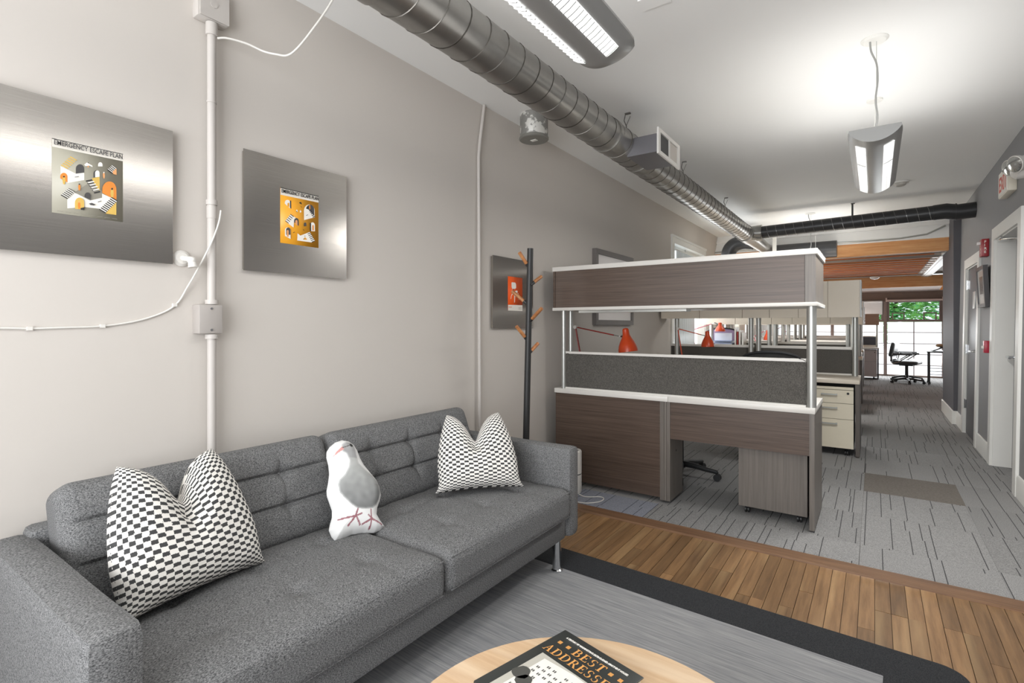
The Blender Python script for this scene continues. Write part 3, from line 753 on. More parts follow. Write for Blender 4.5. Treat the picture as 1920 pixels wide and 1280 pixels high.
GL = {
 'B': (.66, stem(.08, 0, 1, .15)+hbar(0, .36, 0)+hbar(0, .34, .93)+hbar(.2, .36, .48)+arc(.32, .74, .24, .26, -90, 90, .05, .14)+arc(.34, .27, .29, .27, -90, 90, .05, .15)),
 'E': (.62, stem(.08, 0, 1, .15)+hbar(0, .56, 0)+hbar(0, .53, .93)+hbar(.2, .42, .48)+[[(.5, 0), (.6, 0), (.6, .24), (.56, .24)], [(.46, 1), (.55, 1), (.55, .78), (.51, .78)], [(.39, .38), (.43, .38), (.43, .64), (.39, .64)]]),
 'S': (.56, arc(.28, .74, .22, .26, 30, 270, .05, .13)+arc(.28, .26, .24, .28, 90, -150, .05, .14)+[[(.45, .76), (.49, .76), (.49, .98), (.45, .9)], [(.05, .24), (.09, .24), (.1, .1), (.05, .02)]]),
 'T': (.66, stem(.26, 0, 1, .15)+hbar(.16, .51, 0, .06)+hbar(.02, .65, .93)+[[(.02, .76), (.06, .76), (.11, .95), (.02, .95)], [(.65, .76), (.61, .76), (.56, .95), (.65, .95)]]),
 'A': (.74, [[(.08, 0), (.14, 0), (.40, 1), (.35, 1)], [(.48, 0), (.65, 0), (.42, 1), (.34, 1)]]+hbar(.2, .53, .34, .06)+hbar(0, .24, 0, .05)+hbar(.42, .74, 0, .05)),
 'D': (.76, stem(.08, 0, 1, .15)+hbar(0, .36, 0)+hbar(0, .36, .93)+arc(.32, .5, .4, .5, -90, 90, .06, .15)),
 'R': (.72, stem(.08, 0, 1, .15)+hbar(0, .34, 0, .05)+hbar(0, .36, .93)+hbar(.2, .36, .46)+arc(.32, .73, .26, .27, -90, 90, .05, .14)+[[(.3, .48), (.44, .5), (.72, 0), (.55, 0)]]+hbar(.52, .74, 0, .05)),
}
def serif(word, M, width, height):
    tot = sum(GL[c][0]+SER for c in word)-SER; q = G(); x = 0
    for c in word:
        w, polys = GL[c]
        for k, P_ in enumerate(polys):
            z = .00015+.00002*(k % 7); q.poly([M @ Vector(((x+px)/tot*width, py*height, z)) for px, py in P_])
        x += w+SER
    for f in q.bm.faces: f.normal_update()
    return q.build('title_lettering', gold, book, normals=False)
serif('BEST', bt(.078, -.064), .094, .027)
serif('ADDRESSES', bt(.015, -.1), .216, .027)
for cx in (.03, .058, .19, .217):
    g = G()
    for dx, dy in ((-.0025, -.0025), (.0025, -.0025), (-.0025, .0025), (.0025, .0025)):
        g.box(cx+dx-.0027, cx+dx+.0027, -.05+dy-.0027, -.05+dy+.0027, BT, BT+.0006)
    g.build('ornament', gold, book, frame=bm_)
g = G(); z = BT+.0004
g.poly([(.03, -.285, z), (.215, -.285, z), (.215, -.112, z), (.03, -.112, z)], 0)
z += .0003; g.poly([(.05, -.27, z), (.205, -.27, z), (.205, -.12, z), (.14, -.116, z), (.05, -.125, z)], 1); z += .0003
for r in range(8):
    for c in range(8):
        if (r*7+c*3) % 9 == 0: continue
        xx, yy = .058+c*.0185, -.138-r*.017
        for sx in (0, .005): g.poly([(xx+sx, yy-.007, z), (xx+sx+.0032, yy-.007, z), (xx+sx+.0032, yy, z), (xx+sx, yy, z)], 2)
for cx, cy, r in ((.05, -.2, .022), (.075, -.215, .02), (.2, -.26, .03)):
    g.poly([(cx+r*math.cos(t*PI/7)*(1+.15*math.sin(t*5)), cy+r*math.sin(t*PI/7), z+.0003) for t in range(14)], 2)
g.build('cover_photo', [plain('photo_sky', '#b8b5aa', .4), plain('photo_white', '#e3e1da', .4), plain('photo_dark', '#4a4a46', .4)], book, frame=bm_)

# ------------------------------------------------------------------ pictures on the left wall
PANX = XL+.026
def art(y0, y1, z0, z1, label):
    t = thing('metal_wall_art', label, 'wall art', (XL, (y0+y1)/2, z0))
    q = G(); q.box(XL+.022, PANX, y0, y1, z0, z1); q.box(XL+.004, XL+.022, y0+.006, y1-.006, z0+.006, z1-.006); q.build('steel_panel', steel, t)
    return t
class Poster:
    def __init__(s, t, y0, y1, z0, z1, quad, mats, base_mi):
        s.t, s.b, s.q, s.mats, s.k = t, (y0, y1, z0, z1), quad, mats, 0
        s.g = G(); s.g.box(PANX, PANX+.0012, y0, y1, z0, z1, base_mi); s.x = PANX+.0013
    def P(s, x, y):
        (tlx, tly), (trx, try_), (brx, bry), (blx, bly) = s.q
        u = (x-tlx)/(trx-tlx); v = .5
        for _ in range(4):
            top = tly+(try_-tly)*u; bot = bly+(bry-bly)*u; v = (y-top)/(bot-top)
            xl = tlx+(blx-tlx)*v; xr = trx+(brx-trx)*v; u = (x-xl)/(xr-xl)
        y0, y1, z0, z1 = s.b
        return (s.x, y0+(y1-y0)*u, z1-(z1-z0)*v)
    def poly(s, pts, mi): s.x += .00006; s.g.poly([s.P(*p) for p in pts], mi)
    def arch(s, x0, x1, yl, yr, top, mi):
        n = 10; cx = (x0+x1)/2; r = (x1-x0)/2; pts = [(x0, yl)]
        ym = (yl+yr)/2; hs = min(r*1.1, abs(ym-top)*.8); sh = top+hs
        pts += [(cx-r*math.cos(PI*k/n), sh-hs*math.sin(PI*k/n)) for k in range(n+1)] + [(x1, yr)]
        s.poly(pts, mi)
    def stairs(s, a, b, d, n, mi, frac=.5):     # from a to b, each tread spanning vector d
        for k in range(n):
            x = a[0]+(b[0]-a[0])*k/(n-1 or 1); y = a[1]+(b[1]-a[1])*k/(n-1 or 1)
            sx, sy = (b[0]-a[0])/(n-1 or 1)*frac, (b[1]-a[1])/(n-1 or 1)*frac
            s.poly([(x, y), (x+d[0], y+d[1]), (x+d[0]+sx, y+d[1]+sy), (x+sx, y+sy)], mi)
    def fig(s, x, y, h, mi, mj): s.poly([(x-h*.18, y), (x-h*.22, y+h*.5), (x-h*.12, y+h), (x+h*.12, y+h), (x+h*.2, y+h*.5), (x+h*.15, y)], mi); s.poly([(x-h*.12, y-h*.22), (x-h*.12, y), (x+h*.1, y), (x+h*.12, y-h*.22)], mj)
    def done(s): s.g.build('poster', s.mats, s.t, normals=False); return bpy.context.scene.objects[-1]
WT = lambda y, z, x: Matrix(((0, 0, 1, x), (1, 0, 0, y), (0, 1, 0, z), (0, 0, 0, 1)))
PM = [p_grey, p_white, ink, p_char, p_orange, p_yellow, p_skin, paper, p_amber, p_grey2]
a1 = art(.36, .891, 1.517, 2.031, 'brushed steel panel with grey staircase poster, first on the left wall')
p = Poster(a1, .531, .728, 1.653, 1.898, [(222, 135), (1065, 335), (1055, 1140), (215, 1010)], PM, 0)
p.poly([(222, 140), (1065, 338), (1064, 420), (222, 235)], 7)
p.poly([(222, 135), (1065, 333), (1065, 342), (222, 144)], 2)
p.poly([(314, 465), (485, 555), (583, 545), (583, 632), (388, 665), (314, 590)], 1)
p.poly([(480, 770), (600, 690), (690, 640), (800, 780), (795, 850), (650, 870), (470, 775)], 9)
p.poly([(385, 860), (460, 775), (650, 875), (795, 845), (795, 795), (960, 870), (965, 890), (760, 975), (580, 950), (385, 965)], 1)
p.stairs((315, 455), (415, 360), (75, 45), 6, 5, .5); p.arch(485, 582, 556, 545, 445, 3)
p.arch(308, 388, 610, 660, 545, 4); p.fig(350, 600, 80, 5, 2); p.fig(630, 435, 50, 6, 2); p.poly([(582, 450), (615, 425), (680, 465), (682, 480), (640, 462), (600, 470)], 1)
p.arch(748, 803, 475, 475, 425, 1); p.arch(692, 765, 605, 597, 518, 3); p.arch(712, 765, 602, 597, 522, 1)
p.poly([(670, 612), (765, 598), (768, 760), (735, 740)], 5)
p.stairs((595, 640), (690, 780), (75, -15), 6, 2, .5); p.stairs((620, 660), (680, 750), (75, -15), 4, 1, .4)
p.fig(818, 555, 62, 6, 1); p.stairs((860, 515), (915, 465), (60, 45), 5, 2, .5); p.stairs((866, 508), (912, 468), (60, 45), 4, 1, .4); p.poly([(925, 540), (975, 505), (978, 580), (935, 570)], 6)
p.arch(795, 972, 790, 885, 655, 4); p.fig(918, 755, 95, 5, 2); p.fig(522, 690, 65, 4, 2); p.stairs((308, 810), (390, 735), (72, 45), 6, 2, .5); p.stairs((318, 800), (385, 738), (72, 45), 5, 1, .4)
p.arch(580, 652, 835, 868, 780, 3); p.arch(468, 575, 972, 985, 840, 5); p.fig(517, 900, 75, 4, 6); p.poly([(530, 965), (575, 955), (575, 990), (535, 985)], 2)
p.poly([(632, 912), (665, 905), (710, 925), (690, 937), (650, 930)], 3); p.poly([(465, 597), (515, 588), (512, 596), (470, 602)], 3); p.poly([(735, 893), (782, 880), (780, 888), (740, 900)], 3)
p.poly([(968, 885), (965, 1055), (830, 1035)], 5); p.stairs((752, 985), (900, 850), (75, 45), 9, 2, .5); p.stairs((760, 977), (890, 858), (75, 45), 8, 1, .45)
for k in range(8): p.poly([(265+k*92, 994+k*14), (330+k*92, 1003+k*14), (330+k*92, 1007+k*14), (265+k*92, 998+k*14)], 9)
p.done()
text('EMERGENCY ESCAPE PLAN', p_char, a1, WT(.534, 1.878, p.x+.0003), .190, .016, bold=.008)
a2 = art(1.165, 1.695, 1.518, 2.042, 'brushed steel panel with amber staircase poster, between conduit and coat rack')
p = Poster(a2, 1.333, 1.531, 1.658, 1.911, [(285, 125), (935, 275), (920, 1145), (265, 1050)], PM, 8)
p.poly([(285, 125), (935, 275), (934, 385), (284, 250)], 7); p.poly([(285, 125), (935, 275), (935, 290), (285, 138)], 2)
p.arch(350, 440, 400, 480, 335, 1); p.arch(435, 455, 470, 485, 345, 2); p.arch(392, 425, 440, 460, 385, 8)
p.arch(588, 632, 385, 415, 372, 2); p.poly([(530, 520), (548, 495), (565, 530), (555, 540)], 1); p.poly([(595, 545), (605, 505), (628, 530), (612, 550)], 1); p.poly([(530, 515), (560, 535), (545, 540)], 2)
p.poly([(605, 430), (640, 462), (630, 462)], 2)
p.arch(668, 858, 675, 630, 415, 1); p.arch(705, 850, 480, 600, 418, 3); p.fig(772, 440, 55, 4, 6); p.poly([(668, 600), (700, 480), (760, 505), (850, 625), (668, 675)], 1); p.stairs((755, 515), (815, 620), (45, -12), 5, 2, .5)
p.poly([(435, 580), (345, 690), (485, 800), (495, 680), (530, 640)], 1); p.stairs((345, 690), (430, 580), (55, 42), 5, 2, .35)
p.arch(495, 572, 710, 772, 640, 3); p.arch(515, 552, 740, 775, 672, 6); p.arch(660, 705, 780, 775, 715, 3)
p.arch(768, 855, 860, 865, 715, 1); p.arch(768, 788, 862, 862, 722, 2); p.arch(808, 835, 850, 850, 760, 4)
p.arch(338, 430, 940, 990, 795, 1); p.arch(358, 428, 920, 920, 798, 3); p.arch(368, 400, 950, 955, 840, 6)
p.poly([(548, 895), (595, 935), (760, 875), (850, 1025), (795, 1052), (540, 1015)], 1); p.stairs((720, 905), (790, 1040), (55, -18), 6, 2, .4)
p.poly([(640, 1000), (675, 960), (712, 1000), (690, 1005)], 8); p.poly([(640, 990), (665, 985), (660, 1000)], 2); p.poly([(665, 935), (682, 940), (680, 950), (668, 948)], 2)
p.poly([(465, 885), (500, 868), (495, 880), (475, 888)], 2); p.poly([(635, 825), (668, 845), (655, 850)], 2); p.poly([(700, 595), (735, 582), (732, 592), (705, 602)], 3)
p.done()
text('EMERGENCY ESCAPE PLAN', ink, a2, WT(1.336, 1.8885, p.x+.0003), .192, .0165, bold=.008)
PM3 = [p_red, p_white, ink, paper, p_grey2]
a3 = art(2.94, 3.47, 1.258, 1.781, 'brushed steel panel with orange chair poster, behind the coat rack')
p = Poster(a3, 3.126, 3.317, 1.391, 1.645, [(243, 258), (505, 300), (500, 850), (235, 830)], PM3, 0)
p.poly([(237, 735), (502, 752), (500, 850), (235, 830)], 3)
p.poly([(302, 368), (318, 362), (370, 370), (385, 400), (386, 460), (365, 475), (312, 470), (303, 440)], 1)
p.poly([(330, 478), (345, 478), (342, 520), (326, 520)], 2)
p.poly([(318, 525), (345, 540), (385, 552), (415, 530), (405, 505), (385, 505), (345, 525)], 1); p.poly([(318, 522), (360, 548), (400, 552), (400, 558), (350, 556), (316, 532)], 2)
for q in ([(318, 540), (332, 545), (300, 590), (290, 642), (284, 640), (294, 585)], [(350, 556), (364, 558), (358, 700), (348, 702)], [(412, 545), (424, 550), (440, 655), (434, 660)], [(372, 558), (384, 558), (378, 610), (374, 612)]): p.poly(q, 1)
p.poly([(245, 768), (305, 772), (305, 780), (245, 776)], 0)
for yy in (785, 800, 815): p.poly([(425, yy), (485, yy+5), (485, yy+9), (425, yy+4)], 4)
p.done()
g = G(); t = thing('picture_frame', 'grey framed picture on the left wall behind the wooden cabinet', 'picture', (XL, 5.05, 1.285))
y0, y1, z0, z1 = 4.575, 5.52, 1.285, 2.03
g.box(XL+.002, XL+.045, y0, y0+.05, z0, z1); g.box(XL+.002, XL+.045, y1-.05, y1, z0, z1); g.box(XL+.002, XL+.045, y0+.05, y1-.05, z0, z0+.05); g.box(XL+.002, XL+.045, y0+.05, y1-.05, z1-.05, z1)
g.build('frame', plain('frame_grey', '#6b6663', .4), t); g = G(); g.box(XL+.002, XL+.03, y0+.04, y1-.04, z0+.04, z1-.04); g.build('print', plain('frame_print', '#f0ecea', .25, vary=.02), t)

# ------------------------------------------------------------------ conduits, cables, boxes on the left wall
t = thing('wall_conduit', 'thick painted conduit with two boxes running up the left wall', 'conduit', (XL, 1.03, 0))
CY, CXC = 1.03, XL+.035
g = G(); g.cyl((CXC, CY, .1), (CXC, CY, 1.245), .0165); g.cyl((CXC, CY, 1.365), (CXC, CY, 2.5), .0165); g.build('pipe', pipe_paint, t)
for z, r, h in ((2.46, .022, .05), (2.185, .0185, .008), (1.77, .021, .02), (1.715, .0185, .05), (1.366, .024, .018), (1.226, .024, .018)):
    g = G(); g.cyl((CXC, CY, z), (CXC, CY, z+h), r); g.build('coupling', pipe_paint, t)
g = G(); g.box(XL, XL+.06, .972, 1.062, 1.247, 1.364, bev=.004); jb = g.build('junction_box', box_paint, t)
for z in (1.348, 1.262): g = G(); g.cyl((XL+.06, 1.017, z), (XL+.064, 1.017, z), .005, n=10); g.build('screw', chrome, jb)
g = G(); g.box(XL, XL+.05, .97, 1.09, 2.515, 2.64, bev=.008); pb = g.build('pull_box', pipe_paint, t)
g = G(); g.box(XL+.05, XL+.056, .978, 1.09, 2.52, 2.64); g.cyl((XL+.056, 1.03, 2.58), (XL+.058, 1.03, 2.58), .014); g.build('box_cover', pipe_paint, pb)
g = G(); g.tube([(XL+.03, 2.79, .1), (XL+.018, 2.79, 2.44), (XL+.03, 2.79, 2.55), (XL+.067, 2.79, 2.785)], .011); tag(g.build('thin_conduit', pipe_paint), 'thin painted conduit rising to the ceiling near the coat rack', 'conduit')
g = G(); t = thing('wall_cable', 'white cable clipped along the left wall below the first steel panel', 'cable', (XL, .7, 1.27))
pts = [(.0, 1.28), (.41, 1.272), (.483, 1.27), (.566, 1.273), (.674, 1.278), (.783, 1.298), (.871, 1.333), (.918, 1.372), (.945, 1.43), (.97, 1.494), (1.0, 1.57), (1.025, 1.629), (1.048, 1.70), (1.056, 1.751)]
g.tube(smooth_path([(XL+.006 if y < .93 else XL+.006+.05*min(1, (y-.93)/.06), y, z) for y, z in pts]), .0035, n=8); g.build('cord', white_lam, t)
for y, z in ((.48, 1.27), (.674, 1.278), (.905, 1.36)): g = G(); g.box(XL, XL+.012, y-.007, y+.007, z-.006, z+.006); g.build('cable_clip', white_lam, t)
g = G(); g.tube(smooth_path([(XL+.05, 1.045, 2.452), (-2.18, 1.075, 2.46), (-2.15, 1.14, 2.457), (-2.12, 1.195, 2.44), (-2.08, 1.23, 2.43), (-2.03, 1.25, 2.42), (-1.98, 1.27, 2.45), (-1.92, 1.31, 2.54), (-1.87, 1.34, 2.62), (-1.82, 1.36, 2.70), (-1.78, 1.38, 2.785)]), .0042, n=8)
tag(g.build('hanging_cable', white_lam), 'white cable sagging from the conduit box up to the ceiling', 'cable')
t = thing('wall_sensor', 'white swivel camera mount on the wall left of the conduit', 'sensor', (XL, .945, 1.53))
g = G(); g.lathe([(0, .0), (.032, .0), (.032, .008), (.022, .016), (0, .016)], (XL, .93, 1.545), (1, 0, 0)); g.build('mount_plate', white_lam, t)
g = G(); g.cyl((XL+.01, .93, 1.545), (XL+.05, .945, 1.54), .011); g.ball((XL+.052, .947, 1.535), .016); g.cyl((XL+.052, .947, 1.537), (XL+.056, .95, 1.508), .012, .017); g.build('swivel_arm', white_lam, t)

# ------------------------------------------------------------------ ceiling: spiral duct, branch, straps, drum, lamps
DX, DZ, DR = -1.44, 2.527, .108
duct = thing('spiral_duct', 'long galvanised spiral duct hanging below the white ceiling', 'duct', (DX, 4, DZ-DR))
g = G(); g.cyl((DX, -1.5, DZ), (DX, 3.2, DZ), DR, n=48); g.cyl((DX, 3.2, DZ), (DX, 7.6, DZ), DR, n=48); g.build('pipe', galv, duct)
g = G(); pts = []
turns = int((7.6+1.5)/.13)
for i in range(turns*22+1):
    a = 2*PI*i/22; pts.append((DX+(DR+.0005)*math.cos(a), -1.5+.13*i/22, DZ+(DR+.0005)*math.sin(a)))
g.tube(pts, .0032, n=4); g.build('seam', seam_dark, duct)
g = G()
for y in (1.17, 3.12, 3.66): g = G(); g.cyl((DX, y, DZ), (DX, y+.05, DZ), DR+.006, n=48); g.build('collar', galv, duct)
for y in (.3, 3.478, 4.809, 6.45):
    g = G(); zt = DZ+DR
    g.bar((DX, y, zt-.004), (DX-.004, y, zt+.065), .014, .003); g.bar((DX-.004, y, zt+.062), (DX+.022, y+.01, zt+.125), .014, .003)
    g.tube([(DX-.004, y, zt+.06), (DX-.02, y, zt+.1), (DX-.01, y, zt+.145), (DX+.012, y, CZ-.001)], .0035, n=6); g.box(DX-.012, DX+.026, y-.008, y+.012, CZ-.008, CZ)
    g.build('strap', plain('strap_grey_%d' % int(y*10), '#6f6c69', .4, .6), duct)
vb = G(); vb.box(DX+.06, -1.16, 3.34, 3.71, 2.425, 2.545); vent = vb.build('register_box', plain('duct_box', '#77767a', .4, .6), duct)
g = G(); x0, x1 = -1.16, -1.148
g.box(x0, x1, 3.30, 3.75, 2.40, 2.425); g.box(x0, x1, 3.30, 3.75, 2.545, 2.57); g.box(x0, x1, 3.30, 3.34, 2.425, 2.545); g.box(x0, x1, 3.70, 3.75, 2.425, 2.545); g.box(x0, x1, 3.515, 3.53, 2.425, 2.545)
g.build('grille', plain('grille_white', '#d6d4d0', .4), vent)
g = G(); g.box(-1.159, -1.154, 3.345, 3.51, 2.43, 2.54); g.build('mesh_screen', black_met, vent)
g = G(); g.box(-1.159, -1.154, 3.535, 3.695, 2.43, 2.54); g.build('damper', plain('damper_grey', '#b9b3ac', .5), vent)
# tee, taper and continuation beyond
g = G(); g.cyl((DX, 7.5, DZ), (DX, 7.85, DZ), DR+.008, n=40); g.cyl((DX, 7.65, DZ), (DX+.2, 7.65, DZ+.01), .098, n=40); g.cyl((DX+.13, 7.65, DZ), (DX+.2, 7.65, DZ), .105, n=40)
g.cyl((DX, 7.85, DZ), (DX+.06, 8.6, DZ-.06), DR, .085, n=40); g.cyl((DX+.06, 8.6, DZ-.06), (DX+.08, 9.1, DZ-.08), .085, n=40); g.build('tee', galv, duct)
br = thing('branch_duct', 'black spiral duct crossing the room from tee to right wall', 'duct', (-.3, 7.65, DZ-.09))
R2 = .082
g = G(); g.tube([(DX+.2, 7.65, DZ+.005), (-.6, 7.65, DZ+.02), (.56, 7.65, DZ+.045)], R2, n=36); g.build('pipe', black_duct, br)
g = G(); pts = []; n = int((.58-(DX+.2))/.105)
for i in range(n*20+1):
    a = 2*PI*i/20; q = .105*i/20; xx = DX+.22+q; zc = DZ+.005+.04*(q/1.8); pts.append((xx, 7.65+(R2+.0005)*math.cos(a), zc+(R2+.0005)*math.sin(a)))
g.tube(pts, .0024, n=4); g.build('seam', plain('seam_light', '#8d8c8a', .3, .8), br)
g = G(); g.tube([(.55, 7.65, DZ+.045), (.66, 7.65, DZ+.05), (.76, 7.66, DZ+.03), (.86, 7.66, DZ+.035), (.95, 7.66, DZ+.04)], [R2+.004, R2+.006, R2+.006, R2+.004, R2+.004], n=36); g.cyl((.745, 7.66, DZ+.035), (.755, 7.66, DZ+.035), R2+.012, n=36); g.build('elbow', black_duct, br)
g = G(); g.box(-.235, -.215, 7.64, 7.66, DZ+.1, CZ); g.box(-.24, -.2, 7.63, 7.67, CZ-.006, CZ); g.build('hanger', black_met, br)
g = G(); g.tube([(-1.5, 9.08, 2.42), (-.46, 9.08, 2.42)], .125, n=32); o = g.build('far_duct', black_duct); tag(o, 'short black duct ending in front of the timber beam', 'duct')
g = G(); g.tube(smooth_path([(DX-.02, 8.3, 2.5), (DX-.16, 8.3, 2.52), (DX-.30, 8.3, 2.48), (DX-.37, 8.3, 2.36), (DX-.38, 8.3, 2.1)], 4), .105, n=28); o = g.build('branch_elbow', black_duct, duct); o['label'] = 'black elbow branching down from the galvanised duct'
g = G(); g.box(-1.27, -1.22, 8.7, 8.75, 0, 2.62); tag(g.build('white_upright', trim_white), 'white upright post beneath the far end of the ducts', 'post')

t = thing('ceiling_drum', 'weathered round metal drum fixed to the ceiling beside the duct', 'fixture', (-2.0, 3.13, 2.62))
g = G(); g.lathe([(0, 2.625), (.098, 2.625), (.1, 2.63), (.1, CZ), (0, CZ)], (-1.998, 3.13, 0), n=40)
a = N('flaking_metal'); a.set(Roughness=.5, Metallic=.3); _c = a.coord((1, 1, 1)); _f = a.noise(_c, 11, 4, .6); a.base(a.mix(a.ramp(_f, .52, .56), '#8f8e8a', '#d8d7d2'))
g.build('canister', a.m, t)
g = G(); g.lathe([(0, 2.605), (.1, 2.605), (.106, 2.61), (.106, 2.618), (.1, 2.628), (0, 2.628)], (-1.998, 3.13, 0), n=40); g.build('lid', plain('drum_lid', '#8b8a84', .45, .4), t)
g = G(); g.box(-2.02, -1.975, 3.115, 3.145, 2.602, 2.606); g.build('knockout', trim_white, t)
g = G(); g.box(-.9, -.77, 2.30, 2.39, CZ-.006, CZ); tag(g.build('ceiling_plate', ceil_paint), 'small flush white cover plate on the ceiling', 'plate')
t = thing('smoke_detector', 'white smoke detector on the ceiling past the second pendant light', 'smoke detector', (.22, 6.8, 2.74))
g = G(); g.lathe([(0, CZ), (.075, CZ), (.075, CZ-.012), (0, CZ-.012)], (.22, 6.8, 0)); g.build('base', trim_white, t)
g = G(); g.lathe([(0, CZ-.012), (.055, CZ-.012), (.05, CZ-.03), (.035, CZ-.042), (0, CZ-.044)], (.22, 6.8, 0)); g.build('cap', plain('detector_grey', '#bab6ae', .4), t)
t = thing('smoke_detector', 'white smoke detector below the timber ceiling of the far room', 'smoke detector', (0, 13.6, 2.26))
g = G(); g.lathe([(0, 2.33), (.09, 2.33), (.09, 2.31), (.06, 2.28), (0, 2.27)], (0, 13.65, 0)); g.build('cap', trim_white, t)

blade_m = plain('blade_white', '#b9b9b7', .4)
def pendant(x, y0, y1, label, stem_y, cord, dim=1.0):
    t = thing('pendant_light', label, 'pendant light', (x, (y0+y1)/2, 2.2), group='grey pendant lights')
    zt, zb, hw = 2.285, 2.205, .117
    # lens-shaped body: flat top, curved belly, ends tapering
    q = G(); secs = []
    m = 24
    ys = [y0, y0+.035, y0+.09, y1-.09, y1-.035, y1]; tap = [.95, .985, 1, 1, .97, .86]; dep = [.9, .97, 1, 1, .9, .6]
    for yy, tp_, dp in zip(ys, tap, dep):
        ring = []
        for k in range(m+1):
            u = -1+2*k/m; ring.append((x+hw*tp_*u, yy, zt-.012-(zt-zb-.012)*dp*(1-u*u)**.8))
        ring += [(x+hw*tp_*.98, yy, zt), (x-hw*tp_*.98, yy, zt)]
        secs.append([q.bm.verts.new(p) for p in ring])
    for a, b in zip(secs, secs[1:]):
        for k in range(len(a)): q.bm.faces.new((a[k], a[(k+1) % len(a)], b[(k+1) % len(b)], b[k]))
    q.bm.faces.new(secs[0][::-1]); q.bm.faces.new(secs[-1])
    q.build('housing', lamp_body, t)
    for s in (-1, 1):
        lv = G(); lf = G(); ny = 46
        c0, c1 = .35, .72
        def bz(u): return zt-.012-(zt-zb-.012)*(1-u*u)**.8-.004
        segs = 3; ya, yb = y0+.1, y1-.1
        for k in range(segs):
            p0 = ya+(yb-ya)*k/segs+.004; p1 = ya+(yb-ya)*(k+1)/segs-.004
            ua, ub = s*c0, s*c1
            for j in range(5):
                va, vb_ = ua+(ub-ua)*j/5, ua+(ub-ua)*(j+1)/5
                lv.poly([(x+hw*va, p0, bz(va)), (x+hw*vb_, p0, bz(vb_)), (x+hw*vb_, p1, bz(vb_)), (x+hw*va, p1, bz(va))])
        lo = lv.build('lit_louvre', louvre_e, t)
        for k in range(ny):
            yy = ya+(yb-ya)*(k+.5)/ny
            ua, ub = s*c0, s*c1
            um = (ua+ub)/2
            lf.bar((x+hw*ua, yy, bz(ua)-.002), (x+hw*um, yy, bz(um)-.002), .0045, .004); lf.bar((x+hw*um, yy, bz(um)-.002), (x+hw*ub, yy, bz(ub)-.002), .0045, .004)
        stuff(lf.build('louvre_blade', blade_m, lo))
    q = G(); q.lathe([(0, CZ), (.062, CZ), (.062, CZ-.004), (.05, CZ-.012), (0, CZ-.014)], (x, stem_y, 0), n=32); q.build('ceiling_rose', trim_white, t)
    q = G(); q.cyl((x+.008, stem_y, CZ-.01), (x+.008, stem_y+.01, zt), .0016, n=6); q.build('wire', alu, t)
    if cord:
        q = G(); q.tube(smooth_path([(x-.02, stem_y-.01, CZ-.012), (x-.015, stem_y, CZ-.06), (x+.008, stem_y, CZ-.13), (x+.013, stem_y, CZ-.22), (x+.004, stem_y, CZ-.32), (x+.012, stem_y, CZ-.42), (x-.008, stem_y+.01, zt)]), .0045, n=8); q.build('power_cord', plain('cord_grey', '#9a9a97', .5), t)
    q = G(); q.cyl((x, y1-.28, zt), (x, y1-.28, CZ), .004 if not cord else .0016, n=8); q.cyl((x, y1-.28, CZ-.012), (x, y1-.28, CZ), .02 if not cord else .045, n=16); q.build('stem', trim_white, t)
    if dim:
        area('pendant_down', (x, (y0+y1)/2, zb-.01), (0, 0, -1), .2, y1-y0-.2, LAMP_DOWN*dim, (1, .985, .96))
        area('pendant_up', (x, (y0+y1)/2, zt+.02), (0, 0, 1), .9, y1-y0+.3, LAMP_UP*min(1, dim+.5), (1, .985, .96))
    return t
pendant(-.80, .42, 1.76, 'grey pendant light nearest the viewer, cut by the top edge of the picture', .9, False, .25)
pendant(.0, 3.2, 4.5, 'grey pendant light on a wavy cord in the middle of the room', 3.33, True)
pendant(-.71, 7.95, 9.05, 'farthest pendant light, its top just above the wooden cabinet', 8.0, True)

# ------------------------------------------------------------------ coat rack, air purifier, cord
t = thing('coat_rack', 'black pole coat rack with wooden pegs between sofa and desk', 'coat rack', (-1.85, 2.82, 0))
pb_, pt_ = Vector((-1.862, 2.8, .02)), Vector((-1.815, 2.8, 1.775))
g = G(); g.cyl(pb_, pt_, .0215, .0195, n=24); g.build('pole', black_met, t)
g = G(); g.lathe([(0, .003), (.17, .003), (.172, .012), (.16, .022), (.03, .026), (0, .026)], (-1.862, 2.8, 0), n=40); g.build('base', black_met, t)
for (ax, az), (bx, bz), dy in (((-1.829, 1.658), (-1.853, 1.745), -.07), ((-1.808, 1.544), (-1.788, 1.60), .09), ((-1.836, 1.418), (-1.937, 1.503), -.03), ((-1.823, 1.304), (-1.716, 1.388), -.02), ((-1.839, 1.187), (-1.868, 1.275), -.08), ((-1.827, 1.10), (-1.814, 1.162), .09)):
    a, b = Vector((ax, 2.8, az)), Vector((bx, 2.8+dy, bz)); m = a+(b-a)*.24; a0 = a-(b-a)*.1
    g = G(); g.cyl(a0, m, .0115, n=14); pg = g.build('peg', black_met, t)
    g = G(); g.cyl(m, b, .0115, .0115, n=14); g.build('peg_grip', handle_wood, pg)
t = thing('air_purifier', 'slim white cylinder air purifier standing behind the sofa arm', 'air purifier', (-1.9, 3.53, 0))
g = G(); g.lathe([(0, .002), (.062, .002), (.068, .012), (.068, .145), (0, .145)], (-1.9, 3.53, 0), n=36); g.build('base', white_lam, t)
g = G(); g.cyl((-1.9, 3.53, .145), (-1.9, 3.53, .153), .066, n=36); g.build('ring', black, t)
g = G(); g.lathe([(0, .153), (.068, .153), (.068, .318), (.062, .327), (.052, .327), (.05, .31), (0, .31)], (-1.9, 3.53, 0), n=36); g.build('body', white_lam, t)
g = G(); g.lathe([(0, .3105), (.048, .3105), (.046, .318), (0, .318)], (-1.9, 3.53, 0), n=24); g.build('outlet_grille', black, t)
